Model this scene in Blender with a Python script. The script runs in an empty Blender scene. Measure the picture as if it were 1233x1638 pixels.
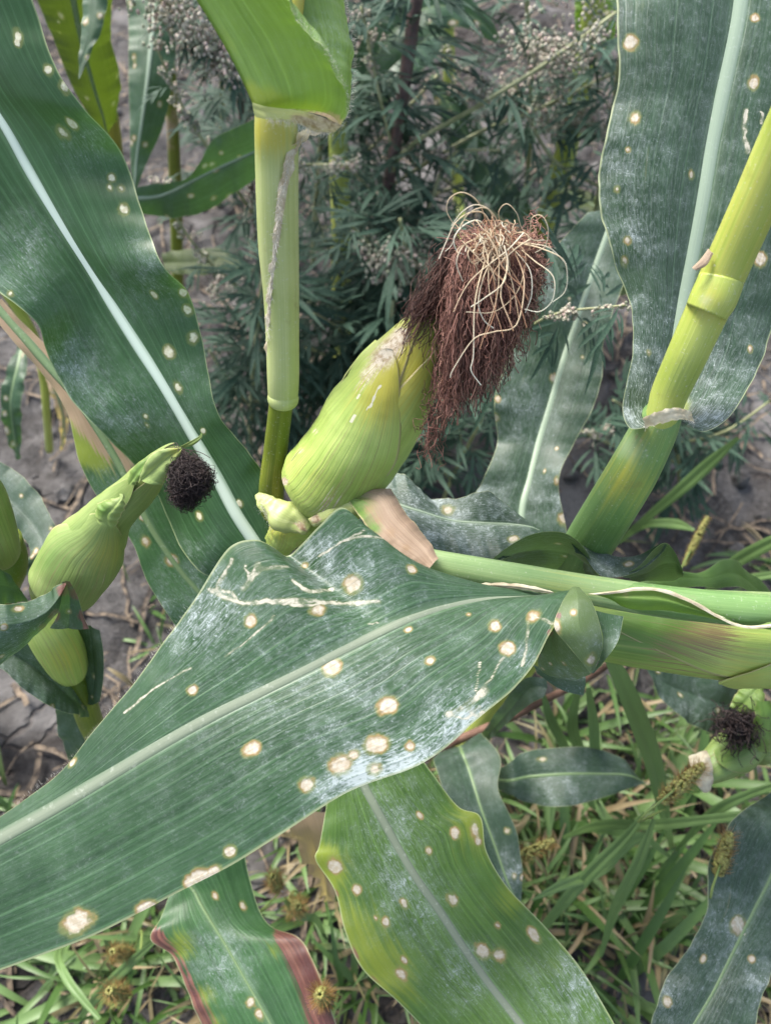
import bpy, math, random
import numpy as np

random.seed(7)
RS = np.random.RandomState(11)
sc = bpy.context.scene
COL = sc.collection

# ---------------------------------------------------------------- camera
F = 1237.0                      # focal length in pixels of the 1233 x 1638 photograph
HCAM = 0.95
PITCH = math.radians(58)        # looking down
FWD = np.array([0, math.cos(PITCH), -math.sin(PITCH)])
UPV = np.array([0, math.sin(PITCH), math.cos(PITCH)])
RGT = np.array([1.0, 0, 0])
CAM = np.array([0, 0, HCAM])
cd = bpy.data.cameras.new('camera')
cam = bpy.data.objects.new('camera', cd)
COL.objects.link(cam)
cam.location = CAM
cam.rotation_euler = (math.pi / 2 - PITCH, 0, 0)
cd.sensor_fit = 'VERTICAL'
cd.sensor_height = 36.0
cd.sensor_width = 27.1
cd.lens = F / 1638 * 36.0
cd.clip_start = 0.02
cd.clip_end = 300
cd.dof.use_dof = True
cd.dof.focus_distance = 0.36
cd.dof.aperture_fstop = 10.5
sc.camera = cam

# ---------------------------------------------------------------- world, sun, exposure
w = bpy.data.worlds.new('World')
sc.world = w
w.use_nodes = True
wn = w.node_tree
bgn = wn.nodes.get('Background') or wn.nodes.new('ShaderNodeBackground')
wo = wn.nodes.get('World Output') or wn.nodes.new('ShaderNodeOutputWorld')
wn.links.new(bgn.outputs[0], wo.inputs[0])
sky = wn.nodes.new('ShaderNodeTexSky')
sky.sky_type = 'NISHITA'
sky.sun_disc = False
SUN_EL, SUN_AZ = math.radians(52), math.radians(-40)     # azimuth from +Y towards +X
sky.sun_elevation = SUN_EL
sky.sun_rotation = SUN_AZ
sky.air_density = 1.0
sky.dust_density = 3.0
sky.ozone_density = 1.0
hs = wn.nodes.new('ShaderNodeHueSaturation')      # thin high cloud: a paler sky
hs.inputs['Saturation'].default_value = 0.75
wn.links.new(sky.outputs[0], hs.inputs['Color'])
wn.links.new(hs.outputs[0], bgn.inputs[0])
bgn.inputs[1].default_value = 0.07
sl = bpy.data.lights.new('sun', 'SUN')
sl.energy = 1.5
sl.angle = math.radians(22)
sl.color = (1.0, 0.96, 0.9)
sun = bpy.data.objects.new('sun', sl)
COL.objects.link(sun)
from mathutils import Vector
sd = Vector((math.sin(SUN_AZ) * math.cos(SUN_EL), math.cos(SUN_AZ) * math.cos(SUN_EL), math.sin(SUN_EL)))
sun.rotation_euler = (-sd).to_track_quat('-Z', 'Y').to_euler()
sun.location = (0, 0, 5)
sc.view_settings.view_transform = 'Standard'
sc.view_settings.look = 'None'
sc.view_settings.gamma = 1
sc.view_settings.exposure = 2.3
sc.view_settings.use_curve_mapping = False
sc.render.engine = 'CYCLES'
sc.cycles.max_bounces = 8


# ---------------------------------------------------------------- maths helpers
def P(x, y, d):
    """point that the photograph shows at pixel x, y, at depth d (metres) from the camera"""
    x, y, d = np.asarray(x, float), np.asarray(y, float), np.asarray(d, float)
    v = FWD + ((x - 616.5) / F)[..., None] * RGT + ((819 - y) / F)[..., None] * UPV
    return CAM + v * d[..., None]


def to_px(V):
    q = V - CAM
    d = q @ FWD
    return np.stack([616.5 + F * (q @ RGT) / d, 819 - F * (q @ UPV) / d, d], -1)


def gd(x, y):
    """depth at which the ray of a pixel meets the ground"""
    return HCAM / -(FWD[2] + (819 - y) / F * UPV[2])


def G(x, y):
    return P(x, y, gd(x, y))


def crom(pts, n, even=True):
    """Catmull-Rom through pts (k, m), n samples"""
    pts = np.asarray(pts, float)
    k = len(pts)
    if k == 2:
        t = np.linspace(0, 1, n)[:, None]
        return pts[0] * (1 - t) + pts[1] * t

    def ev(t):
        i = np.clip(t.astype(int), 0, k - 2)
        f = (t - i)[:, None]
        ext = np.vstack([2 * pts[0] - pts[1], pts, 2 * pts[-1] - pts[-2]])
        p0, p1, p2, p3 = ext[i], ext[i + 1], ext[i + 2], ext[i + 3]
        return 0.5 * ((2 * p1) + (-p0 + p2) * f + (2 * p0 - 5 * p1 + 4 * p2 - p3) * f ** 2 + (-p0 + 3 * p1 - 3 * p2 + p3) * f ** 3)
    t = np.linspace(0, k - 1, 400)
    if even:
        c = ev(t)
        L = np.concatenate([[0], np.cumsum(np.linalg.norm(np.diff(c, axis=0), axis=1))])
        t = np.interp(np.linspace(0, L[-1], n), L, t)
    else:
        t = np.linspace(0, k - 1, n)
    return ev(t)


def nrm(v):
    return v / np.maximum(np.linalg.norm(v, axis=-1, keepdims=True), 1e-12)


def hsh(ix, iy, iz, s):
    h = (ix.astype(np.int64) * 374761393 + iy.astype(np.int64) * 668265263 + iz.astype(np.int64) * 1274126177 + s * 974711) & 0x7fffffff
    h = ((h ^ (h >> 13)) * 1274126177) & 0x7fffffff
    h = h ^ (h >> 16)
    return (h & 0xffff) / 65535.0


def vnoise(Pn, s=0):
    i = np.floor(Pn).astype(np.int64)
    f = Pn - i
    f = f * f * (3 - 2 * f)
    r = 0
    for a in (0, 1):
        for b in (0, 1):
            for c in (0, 1):
                wgt = (f[..., 0] if a else 1 - f[..., 0]) * (f[..., 1] if b else 1 - f[..., 1]) * (f[..., 2] if c else 1 - f[..., 2])
                r = r + wgt * hsh(i[..., 0] + a, i[..., 1] + b, i[..., 2] + c, s)
    return r - 0.5


def fbm(Pn, o=4, s=0):
    r, a = 0, 1.0
    for k in range(o):
        r = r + a * vnoise(Pn * 2 ** k, s + k)
        a *= 0.5
    return r


# ---------------------------------------------------------------- object helpers
ORG = {}


def thing(name, label, cat, loc, group=None):
    o = bpy.data.objects.new(name, None)
    o.empty_display_size = 0.02
    COL.objects.link(o)
    o.location = loc
    o['label'] = label
    o['category'] = cat
    if group:
        o['group'] = group
    ORG[o.name] = np.asarray(loc, float)
    return o


def mesh_data(name, V, faces, mat, uv=None, attrs=None, smooth=True):
    me = bpy.data.meshes.new(name)
    V = np.asarray(V, np.float32)
    if isinstance(faces, np.ndarray):
        faces = [faces]
    faces = [np.asarray(f, np.int32) for f in faces if len(f)]
    tot = np.concatenate([np.full(len(f), f.shape[1], np.int32) for f in faces])
    idx = np.concatenate([f.ravel() for f in faces])
    me.vertices.add(len(V))
    me.vertices.foreach_set('co', V.ravel())
    me.loops.add(len(idx))
    me.loops.foreach_set('vertex_index', idx)
    me.polygons.add(len(tot))
    me.polygons.foreach_set('loop_start', np.concatenate([[0], np.cumsum(tot)[:-1]]).astype(np.int32))
    me.polygons.foreach_set('use_smooth', np.full(len(tot), smooth))
    me.update(calc_edges=True)
    if uv is not None:
        ul = me.uv_layers.new(name='UVMap')
        ul.data.foreach_set('uv', np.asarray(uv, np.float32)[idx].ravel())
    for k, a in (attrs or {}).items():
        at = me.attributes.new(k, 'FLOAT', 'POINT')
        at.data.foreach_set('value', np.asarray(a, np.float32).ravel())
    if mat:
        me.materials.append(mat)
    me.validate()
    return me


def part(name, V, faces, mat, parent=None, uv=None, attrs=None, smooth=True, kind=None, label=None):
    og = ORG[parent.name] if parent else np.zeros(3)
    me = mesh_data(name, np.asarray(V) - og, faces, mat, uv, attrs, smooth)
    o = bpy.data.objects.new(name, me)
    COL.objects.link(o)
    if parent:
        o.parent = parent
        ORG[o.name] = og
    if kind:
        o['kind'] = kind
    if label:
        o['label'] = label
    return o


def grid_faces(nu, nv, off=0, wrap=False):
    i, j = np.meshgrid(np.arange(nu - 1), np.arange(nv if wrap else nv - 1), indexing='ij')
    a = i * nv + j
    b = i * nv + (j + 1) % nv
    return np.stack([a, b, b + nv, a + nv], -1).reshape(-1, 4) + off


def blob(PX, lst, n):
    a = np.zeros(n)
    for (x, y, r, s) in lst:
        a += s * np.exp(-((PX[:, 0] - x) ** 2 + (PX[:, 1] - y) ** 2) / (r * r))
    return a


# ---------------------------------------------------------------- material helpers
class NT:
    def __init__(s, name):
        s.m = bpy.data.materials.new(name)
        s.m.use_nodes = True
        s.t = s.m.node_tree
        s.t.nodes.clear()
        s.out = s.t.nodes.new('ShaderNodeOutputMaterial')

    def n(s, typ, ins=None, **at):
        nd = s.t.nodes.new('ShaderNode' + typ)
        for k, v in at.items():
            setattr(nd, k, v)
        for k, v in (ins or {}).items():
            if isinstance(v, bpy.types.NodeSocket):
                s.t.links.new(v, nd.inputs[k])
            else:
                nd.inputs[k].default_value = v
        return nd

    def math(s, op, a, b=0.0, c=0.0, clamp=False):
        return s.n('Math', {0: a, 1: b, 2: c}, operation=op, use_clamp=clamp).outputs[0]

    def mix(s, f, a, b, mode='MIX'):
        a = (*a, 1) if isinstance(a, tuple) and len(a) == 3 else a
        b = (*b, 1) if isinstance(b, tuple) and len(b) == 3 else b
        return s.n('Mix', {0: f, 6: a, 7: b}, data_type='RGBA', blend_type=mode).outputs[2]

    def mr(s, v, a, b, c=0.0, d=1.0, smooth=True):
        return s.n('MapRange', {0: v, 1: a, 2: b, 3: c, 4: d}, interpolation_type='SMOOTHSTEP' if smooth else 'LINEAR').outputs[0]

    def noise(s, vec, scale=1.0, detail=3.0, rough=0.55, dist=0.0):
        return s.n('TexNoise', {'Vector': vec, 'Scale': scale, 'Detail': detail, 'Roughness': rough, 'Distortion': dist}).outputs[0]

    def xyz(s, x, y, z=0.0):
        return s.n('CombineXYZ', {0: x, 1: y, 2: z}).outputs[0]

    def attr(s, name):
        return s.n('Attribute', attribute_name=name).outputs['Fac']

    def uv(s):
        o = s.n('SeparateXYZ', {0: s.n('UVMap').outputs[0]})
        return o.outputs[0], o.outputs[1]

    def obj(s):
        return s.n('TexCoord').outputs['Object']

    def rnd(s):
        return s.n('ObjectInfo').outputs['Random']

    def finish(s, col, rough=0.5, bump=None, bs=0.2, bd=0.001, transl=0.0, tcol=None, spec=0.5, sheen=0.0):
        ins = {'Base Color': (*col, 1) if isinstance(col, tuple) else col, 'Roughness': rough, 'Specular IOR Level': spec}
        if bump is not None:
            ins['Normal'] = s.n('Bump', {'Height': bump, 'Strength': bs, 'Distance': bd}).outputs[0]
        if sheen:
            ins['Sheen Weight'] = sheen
        p = s.n('BsdfPrincipled', ins)
        sh = p.outputs[0]
        if transl:
            tc = tcol if tcol is not None else ins['Base Color']
            tr = s.n('BsdfTranslucent', {0: (*tc, 1) if isinstance(tc, tuple) else tc})
            sh = s.n('MixShader', {0: transl, 1: sh, 2: tr.outputs[0]}).outputs[0]
        s.t.links.new(sh, s.out.inputs[0])
        return s.m


def leaf_mat(name, dark, light, rough=0.40, transl=0.18, lines=26.0, vein=0.8, dustcol=(0.46, 0.52, 0.52), dustbase=0.06, rim=0.75, lin=0.34, cen=(0.56, 0.51, 0.42)):
    s = NT(name)
    U, V = s.uv()
    ob = s.obj()
    v1 = s.noise(s.xyz(s.math('MULTIPLY', V, 60.0), s.math('MULTIPLY', U, 0.35)), 1.0, 3.0)
    v2 = s.noise(s.xyz(s.math('MULTIPLY', V, 230.0), s.math('MULTIPLY', U, 1.3), 4.0), 1.0, 2.0)
    wob = s.math('MULTIPLY', s.noise(s.xyz(V, s.math('MULTIPLY', U, 0.5)), 3.0, 1.0), 3.0)
    cs = s.math('COSINE', s.math('ADD', s.math('MULTIPLY', V, lines * 6.283), wob))
    ln = s.math('MULTIPLY', s.mr(cs, 0.3, 1.0), s.mr(s.noise(s.xyz(s.math('MULTIPLY', V, 25.0), s.math('MULTIPLY', U, 0.3), 6.0), 1.0, 2.0), 0.3, 0.7))
    mott = s.noise(ob, 28.0, 4.0, 0.6)
    v0 = s.noise(s.xyz(s.math('MULTIPLY', V, 13.0), s.math('MULTIPLY', U, 0.15), 7.0), 1.0, 2.0)
    f = s.math('ADD', s.math('MULTIPLY', mott, 0.6), s.math('ADD', s.math('MULTIPLY', v1, 0.5), s.math('MULTIPLY', v0, 0.5)))
    col = s.mix(s.mr(f, 0.5, 1.1), tuple(c_ * .62 for c_ in dark), light)
    col = s.mix(s.math('MULTIPLY', s.mr(v2, 0.45, 0.75), 0.35 * vein), col, tuple(min(1, c * 1.7) for c in light))
    col = s.mix(s.math('MULTIPLY', ln, lin * vein), col, tuple(min(1, c * 1.9 + 0.01) for c in light))
    col = s.mix(s.math('MULTIPLY', s.attr('under'), 0.75), col, s.mix(f, (0.075, 0.115, 0.032), (0.115, 0.165, 0.055)))
    # yellowing, purple flush, drying
    pn = s.noise(s.xyz(s.math('MULTIPLY', V, 34.0), s.math('MULTIPLY', U, 1.1), 9.0), 1.0, 4.0)
    pn2 = s.math('SUBTRACT', s.math('ADD', pn, s.math('MULTIPLY', mott, 0.5)), 0.75)
    ye = s.mr(s.math('ADD', s.attr('yellow'), pn2), 0.15, 0.75)
    col = s.mix(s.math('MULTIPLY', ye, 0.85), col, (0.20, 0.25, 0.022))
    pu = s.mr(s.math('ADD', s.attr('purple'), s.math('MULTIPLY', pn2, 1.3)), 0.3, 0.6)
    col = s.mix(s.math('MULTIPLY', pu, 0.9), col, s.mix(s.mr(pn, 0.4, 0.6), (0.10, 0.022, 0.03), (0.20, 0.075, 0.06)))
    dr = s.mr(s.math('ADD', s.attr('dry'), pn2), 0.35, 0.6)
    col = s.mix(dr, col, s.mix(v1, (0.26, 0.17, 0.10), (0.42, 0.30, 0.20)))
    # white dust, specks and cottony threads
    sp1 = s.noise(s.xyz(s.math('MULTIPLY', V, 120.0), s.math('MULTIPLY', U, 22.0), 2.0), 1.0, 4.0, 0.7)
    sp2 = s.noise(ob, 90.0, 5.0, 0.7)
    thr = s.noise(ob, 230.0, 2.0, 0.5, 1.2)
    th = s.math('SUBTRACT', 1.0, s.mr(s.math('ABSOLUTE', s.math('SUBTRACT', thr, 0.5)), 0.0, 0.03))
    spk = s.mr(s.noise(ob, 700.0, 3.0, 0.65), 0.60, 0.70)
    da = s.math('ADD', s.attr('dust'), dustbase)
    k = s.math('ADD', s.math('MULTIPLY', s.mr(sp1, 0.42, 0.75), 0.62), s.math('MULTIPLY', s.mr(sp2, 0.40, 0.8), 0.5))
    k = s.math('ADD', k, s.math('MULTIPLY', s.math('MULTIPLY', th, s.mr(sp2, 0.48, 0.6)), 0.7))
    k = s.math('ADD', k, s.math('MULTIPLY', spk, 0.75))
    du = s.math('MULTIPLY', k, da, clamp=True)
    col = s.mix(s.math('MULTIPLY', du, 0.85), col, dustcol)
    # pale thin margin and the band beside the midrib
    ed = s.mr(s.math('ABSOLUTE', s.math('SUBTRACT', V, 0.5)), 0.489, 0.497)
    col = s.mix(s.math('MULTIPLY', ed, 0.55), col, (0.42, 0.46, 0.25))
    rb = s.attr('rib')
    col = s.mix(s.math('MULTIPLY', rb, 0.45), col, (0.26, 0.36, 0.22))
    # lesions
    jit = s.math('ADD', s.math('MULTIPLY', s.math('SUBTRACT', s.noise(ob, 170.0, 2.0, 0.5), 0.5), 1.3), s.math('MULTIPLY', s.math('SUBTRACT', s.noise(ob, 600.0, 2.0, 0.5), 0.5), 0.5))
    le = s.attr('lesion')
    c = s.math('ADD', le, s.math('MULTIPLY', jit, s.mr(le, 0.05, 0.5)))
    col = s.mix(s.math('MULTIPLY', s.mr(c, 0.15, 0.75), 0.55), col, (0.20, 0.22, 0.07))
    col = s.mix(s.math('MULTIPLY', s.mr(c, 0.45, 0.85), s.math('MULTIPLY', s.mr(s.noise(ob, 130.0, 1.0), 0.35, 0.6), rim)), col, (0.30, 0.19, 0.08))
    ctr = s.math('MULTIPLY', s.mr(c, 0.78, 1.22), 0.93)
    col = s.mix(ctr, col, s.mix(s.mr(s.noise(ob, 500.0, 3.0), 0.35, 0.65), (cen[0] * .8, cen[1] * .74, cen[2] * .66), cen))
    sa = s.attr('scar')
    cs2 = s.math('ADD', sa, s.math('MULTIPLY', s.math('MULTIPLY', jit, 1.7), s.mr(sa, 0.05, 0.5)))
    brk = s.mr(s.noise(ob, 150.0, 4.0, 0.7), 0.36, 0.60)
    sc1 = s.math('MULTIPLY', s.mr(cs2, 0.95, 1.5), brk)
    col = s.mix(s.math('MULTIPLY', s.mr(cs2, 0.3, 1.0), 0.3), col, (0.22, 0.24, 0.13))
    col = s.mix(s.math('MULTIPLY', sc1, 0.9), col, (0.56, 0.52, 0.42))
    h = s.math('ADD', s.math('MULTIPLY', v1, 0.35), s.math('MULTIPLY', ln, 0.6))
    h = s.math('ADD', h, s.math('MULTIPLY', v2, 0.35))
    h = s.math('ADD', h, s.math('MULTIPLY', ctr, -0.5))
    ro = s.math('ADD', s.math('MULTIPLY', du, 0.3), s.math('ADD', s.math('MULTIPLY', mott, 0.14), rough - 0.07), clamp=True)
    ro = s.math('ADD', ro, s.math('MULTIPLY', ctr, 0.3), clamp=True)
    tc = tuple(c_ * k_ for c_, k_ in zip(light, (2.2, 2.4, 0.9)))
    return s.finish(col, ro, h, 0.40, 0.0006, transl, tc, 0.36)


def rib_mat(name, c1, c2, rough=0.45):
    s = NT(name)
    U, V = s.uv()
    n = s.noise(s.xyz(s.math('MULTIPLY', V, 9.0), s.math('MULTIPLY', U, 1.0)), 1.0, 3.0)
    sp = s.noise(s.obj(), 300.0, 4.0, 0.7)
    fall = s.mr(s.math('ABSOLUTE', s.math('SUBTRACT', V, 0.5)), 0.12, 0.5)
    col = s.mix(s.math('MULTIPLY', fall, 0.85), s.mix(n, c1, tuple(c * 0.8 for c in c1)), c2)
    col = s.mix(s.math('MULTIPLY', s.mr(sp, 0.55, 0.75), 0.25), col, (0.6, 0.62, 0.55))
    return s.finish(col, rough, n, 0.2, 0.0005, 0.1)


def stalk_mat(name, c1, c2, rough=0.38, lines=34.0):
    s = NT(name)
    U, V = s.uv()
    ob = s.obj()
    n1 = s.noise(s.xyz(s.math('MULTIPLY', V, lines), s.math('MULTIPLY', U, 0.5)), 1.0, 3.0)
    n2 = s.noise(s.xyz(s.math('MULTIPLY', V, lines * 4), s.math('MULTIPLY', U, 1.5), 3.0), 1.0, 2.0)
    m = s.noise(ob, 22.0, 4.0, 0.6)
    f = s.math('ADD', s.math('MULTIPLY', m, 0.7), s.math('MULTIPLY', n1, 0.6))
    col = s.mix(s.mr(f, 0.4, 0.9), c1, c2)
    col = s.mix(s.math('MULTIPLY', s.mr(n2, 0.5, 0.75), 0.25), col, tuple(min(0.8, c * 1.5 + 0.03) for c in c2))
    col = s.mix(s.mr(s.math('ADD', s.attr('yellow'), s.math('SUBTRACT', n1, 0.5)), 0.1, 0.9), col, (0.44, 0.41, 0.06))
    col = s.mix(s.mr(s.math('ADD', s.attr('green'), s.math('SUBTRACT', n1, 0.5)), 0.1, 0.9), col, (0.09, 0.17, 0.02))
    col = s.mix(s.mr(s.math('ADD', s.attr('dust'), s.math('SUBTRACT', m, 0.5)), 0.2, 1.0), col, (0.46, 0.50, 0.38))
    dn = s.math('ADD', s.math('SUBTRACT', n1, 0.5), s.math('MULTIPLY', s.math('SUBTRACT', m, 0.5), 1.4))
    dr = s.mr(s.math('ADD', s.attr('dry'), dn), 0.4, 0.6)
    fl = s.noise(ob, 420.0, 4.0, 0.7)
    col = s.mix(dr, col, s.mix(s.mr(fl, 0.35, 0.6), (0.22, 0.13, 0.07), (0.52, 0.42, 0.28)))
    spk = s.mr(s.noise(ob, 700.0, 3.0, 0.65), 0.60, 0.72)
    col = s.mix(s.math('MULTIPLY', spk, 0.4), col, (0.62, 0.62, 0.52))
    stn = s.mr(s.noise(ob, 55.0, 5.0, 0.7), 0.60, 0.72)
    col = s.mix(s.math('MULTIPLY', stn, 0.28), col, (0.20, 0.15, 0.06))
    h = s.math('ADD', s.math('MULTIPLY', n1, 0.6), s.math('MULTIPLY', n2, 0.4))
    ro = s.math('ADD', s.math('MULTIPLY', dr, 0.35), rough, clamp=True)
    return s.finish(col, ro, h, 0.35, 0.0008, 0.12, tuple(c * 1.2 for c in c2))


def husk_mat(name, c1, c2, rough=0.42, lines=46.0):
    s = NT(name)
    U, V = s.uv()
    ob = s.obj()
    n1 = s.noise(s.xyz(s.math('MULTIPLY', V, lines), s.math('MULTIPLY', U, 0.35)), 1.0, 3.0)
    n2 = s.noise(s.xyz(s.math('MULTIPLY', V, lines * 4.5), s.math('MULTIPLY', U, 1.2), 3.0), 1.0, 2.0)
    cs = s.math('COSINE', s.math('ADD', s.math('MULTIPLY', V, 130.0), s.math('MULTIPLY', s.noise(s.xyz(V, s.math('MULTIPLY', U, 0.2)), 3.0, 1.0), 4.0)))
    ln = s.mr(cs, 0.6, 1.0)
    m = s.noise(ob, 26.0, 4.0, 0.6)
    f = s.math('ADD', s.math('MULTIPLY', m, 0.8), s.math('MULTIPLY', n1, 0.5))
    col = s.mix(s.mr(f, 0.4, 0.95), c1, c2)
    col = s.mix(s.math('MULTIPLY', ln, 0.12), col, tuple(c * 0.55 for c in c1))
    col = s.mix(s.math('MULTIPLY', s.mr(n2, 0.45, 0.75), 0.45), col, tuple(min(0.8, c * 1.35 + 0.03) for c in c2))
    col = s.mix(s.math('MULTIPLY', s.mr(n2, 0.45, 0.25), 0.35), col, tuple(c * 0.5 for c in c1))
    col = s.mix(s.mr(s.math('ADD', s.attr('yellow'), s.math('SUBTRACT', n1, 0.5)), 0.1, 0.9), col, (0.48, 0.43, 0.05))
    col = s.mix(s.mr(s.math('ADD', s.attr('green'), s.math('SUBTRACT', n1, 0.5)), 0.1, 0.9), col, (0.10, 0.20, 0.03))
    dn = s.math('ADD', s.math('MULTIPLY', s.math('SUBTRACT', s.noise(s.xyz(s.math('MULTIPLY', V, 80.0), s.math('MULTIPLY', U, 1.0), 5.0), 1.0, 4.0, 0.65), 0.5), 2.6), s.math('MULTIPLY', s.math('SUBTRACT', m, 0.5), 0.8))
    dr = s.mr(s.math('ADD', s.attr('dry'), dn), 0.45, 0.6)
    fl = s.noise(ob, 380.0, 4.0, 0.7)
    dk = s.mr(s.noise(ob, 700.0, 2.0), 0.62, 0.7)
    dc = s.mix(s.mr(fl, 0.35, 0.6), (0.40, 0.29, 0.18), (0.68, 0.60, 0.46))
    dc = s.mix(s.math('MULTIPLY', dk, 0.7), dc, (0.16, 0.10, 0.06))
    col = s.mix(dr, col, dc)
    bs = s.mr(s.math('ADD', s.attr('brown'), s.math('MULTIPLY', s.math('SUBTRACT', n2, 0.5), 4.5)), 0.5, 0.75)
    col = s.mix(s.math('MULTIPLY', bs, 0.9), col, (0.24, 0.15, 0.08))
    sa = s.mr(s.attr('scar'), 0.8, 1.05)
    col = s.mix(s.math('MULTIPLY', sa, 0.9), col, (0.72, 0.68, 0.50))
    ed = s.mr(s.math('ABSOLUTE', s.math('SUBTRACT', V, 0.5)), 0.468, 0.492)
    col = s.mix(s.math('MULTIPLY', ed, 0.75), col, s.mix(m, (0.58, 0.53, 0.28), (0.40, 0.30, 0.16)))
    h = s.math('ADD', s.math('MULTIPLY', n1, 0.6), s.math('ADD', s.math('MULTIPLY', n2, 0.5), s.math('MULTIPLY', ln, -0.15)))
    ro = s.math('ADD', s.math('MULTIPLY', dr, 0.35), rough, clamp=True)
    return s.finish(col, ro, h, 0.4, 0.0008, 0.12, tuple(c * 1.2 for c in c2))


def plain_mat(name, c1, c2, scale=40.0, rough=0.6, transl=0.0, rvar=0.0, spec=0.4):
    s = NT(name)
    n = s.noise(s.obj(), scale, 4.0, 0.6)
    col = s.mix(s.mr(n, 0.35, 0.65), c1, c2)
    if rvar:
        col = s.mix(s.math('MULTIPLY', s.rnd(), rvar), col, tuple(c * 0.45 for c in c1))
    return s.finish(col, rough, n, 0.3, 0.0008, transl, c2, spec)


def strand_mat(name, c1, c2, c3, rough=0.55, transl=0.15):
    """per-strand colour from the 'hue' attribute"""
    s = NT(name)
    a = s.attr('hue')
    col = s.mix(s.mr(a, 0.0, 0.5), c1, c2)
    col = s.mix(s.mr(a, 0.5, 1.0), col, c3)
    return s.finish(col, rough, None, transl=transl, spec=0.4)


M = {}
M['leaf_left'] = leaf_mat('maize_leaf_glossy_green', (0.024, 0.068, 0.024), (0.046, 0.110, 0.044), 0.34, dustbase=0.03, rim=0.15, lin=0.42, cen=(0.74, 0.73, 0.56))
M['leaf_far'] = leaf_mat('maize_leaf_far_olive', (0.020, 0.042, 0.006), (0.050, 0.075, 0.012), 0.55, 0.25)
M['leaf_blue'] = leaf_mat('maize_leaf_bluegreen', (0.023, 0.062, 0.026), (0.049, 0.106, 0.048), 0.38, dustbase=0.11)
M['leaf_green'] = leaf_mat('maize_leaf_green', (0.024, 0.072, 0.024), (0.052, 0.130, 0.044), 0.40)
M['leaf_dusty'] = leaf_mat('maize_leaf_dusty', (0.021, 0.048, 0.026), (0.042, 0.082, 0.046), 0.42, dustbase=0.24)
M['leaf_yellow'] = leaf_mat('maize_leaf_yellowgreen', (0.040, 0.105, 0.016), (0.085, 0.165, 0.030), 0.42)
M['leaf_under'] = leaf_mat('maize_leaf_underside', (0.105, 0.200, 0.034), (0.165, 0.270, 0.055), 0.45, 0.25, vein=0.35)
M['leaf_olive'] = leaf_mat('maize_leaf_olive', (0.040, 0.080, 0.012), (0.090, 0.130, 0.022), 0.42, 0.25)
M['leaf_dry'] = leaf_mat('maize_leaf_dry', (0.30, 0.20, 0.13), (0.46, 0.34, 0.24), 0.6, 0.2, dustbase=0.0)
M['rib_dull'] = rib_mat('midrib_dull', (0.20, 0.24, 0.165), (0.05, 0.095, 0.048), 0.6)
M['rib_white'] = rib_mat('midrib_white', (0.62, 0.74, 0.62), (0.10, 0.20, 0.10))
M['rib_pale'] = rib_mat('midrib_pale', (0.34, 0.43, 0.31), (0.07, 0.13, 0.07))
M['rib_green'] = rib_mat('midrib_green', (0.18, 0.27, 0.12), (0.06, 0.12, 0.05))
M['sheath'] = stalk_mat('sheath_pale_green', (0.36, 0.43, 0.13), (0.50, 0.55, 0.24))
M['stalk'] = stalk_mat('stalk_yellow_green', (0.30, 0.38, 0.055), (0.45, 0.51, 0.13))
M['stalk_olive'] = stalk_mat('stalk_olive', (0.11, 0.16, 0.015), (0.21, 0.25, 0.025))
M['stalk_blue'] = stalk_mat('sheath_blue_green', (0.10, 0.21, 0.06), (0.20, 0.33, 0.11))
M['sheath_light'] = stalk_mat('sheath_light_green', (0.17, 0.29, 0.10), (0.32, 0.44, 0.19))
M['husk'] = husk_mat('husk_yellow_green', (0.29, 0.42, 0.075), (0.47, 0.57, 0.16))
M['husk_green'] = husk_mat('husk_green', (0.18, 0.27, 0.06), (0.33, 0.42, 0.14))
M['silk_brown'] = strand_mat('silk_brown', (0.065, 0.030, 0.022), (0.220, 0.100, 0.075), (0.44, 0.245, 0.175))
M['silk_dark'] = strand_mat('silk_dark', (0.018, 0.012, 0.012), (0.042, 0.028, 0.026), (0.085, 0.058, 0.052))
M['silk_pale'] = strand_mat('silk_pale', (0.40, 0.21, 0.12), (0.66, 0.54, 0.36), (0.84, 0.83, 0.70), transl=0.3)
M['hair'] = strand_mat('plant_hair', (0.66, 0.6, 0.52), (0.78, 0.75, 0.68), (0.85, 0.85, 0.8), transl=0.3)
M['tan'] = husk_mat('husk_tan', (0.22, 0.145, 0.095), (0.46, 0.35, 0.25), 0.6, 30.0)
M['margin'] = plain_mat('dry_sheath_margin', (0.44, 0.36, 0.24), (0.62, 0.57, 0.43), 160.0, 0.65, 0.25)


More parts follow.
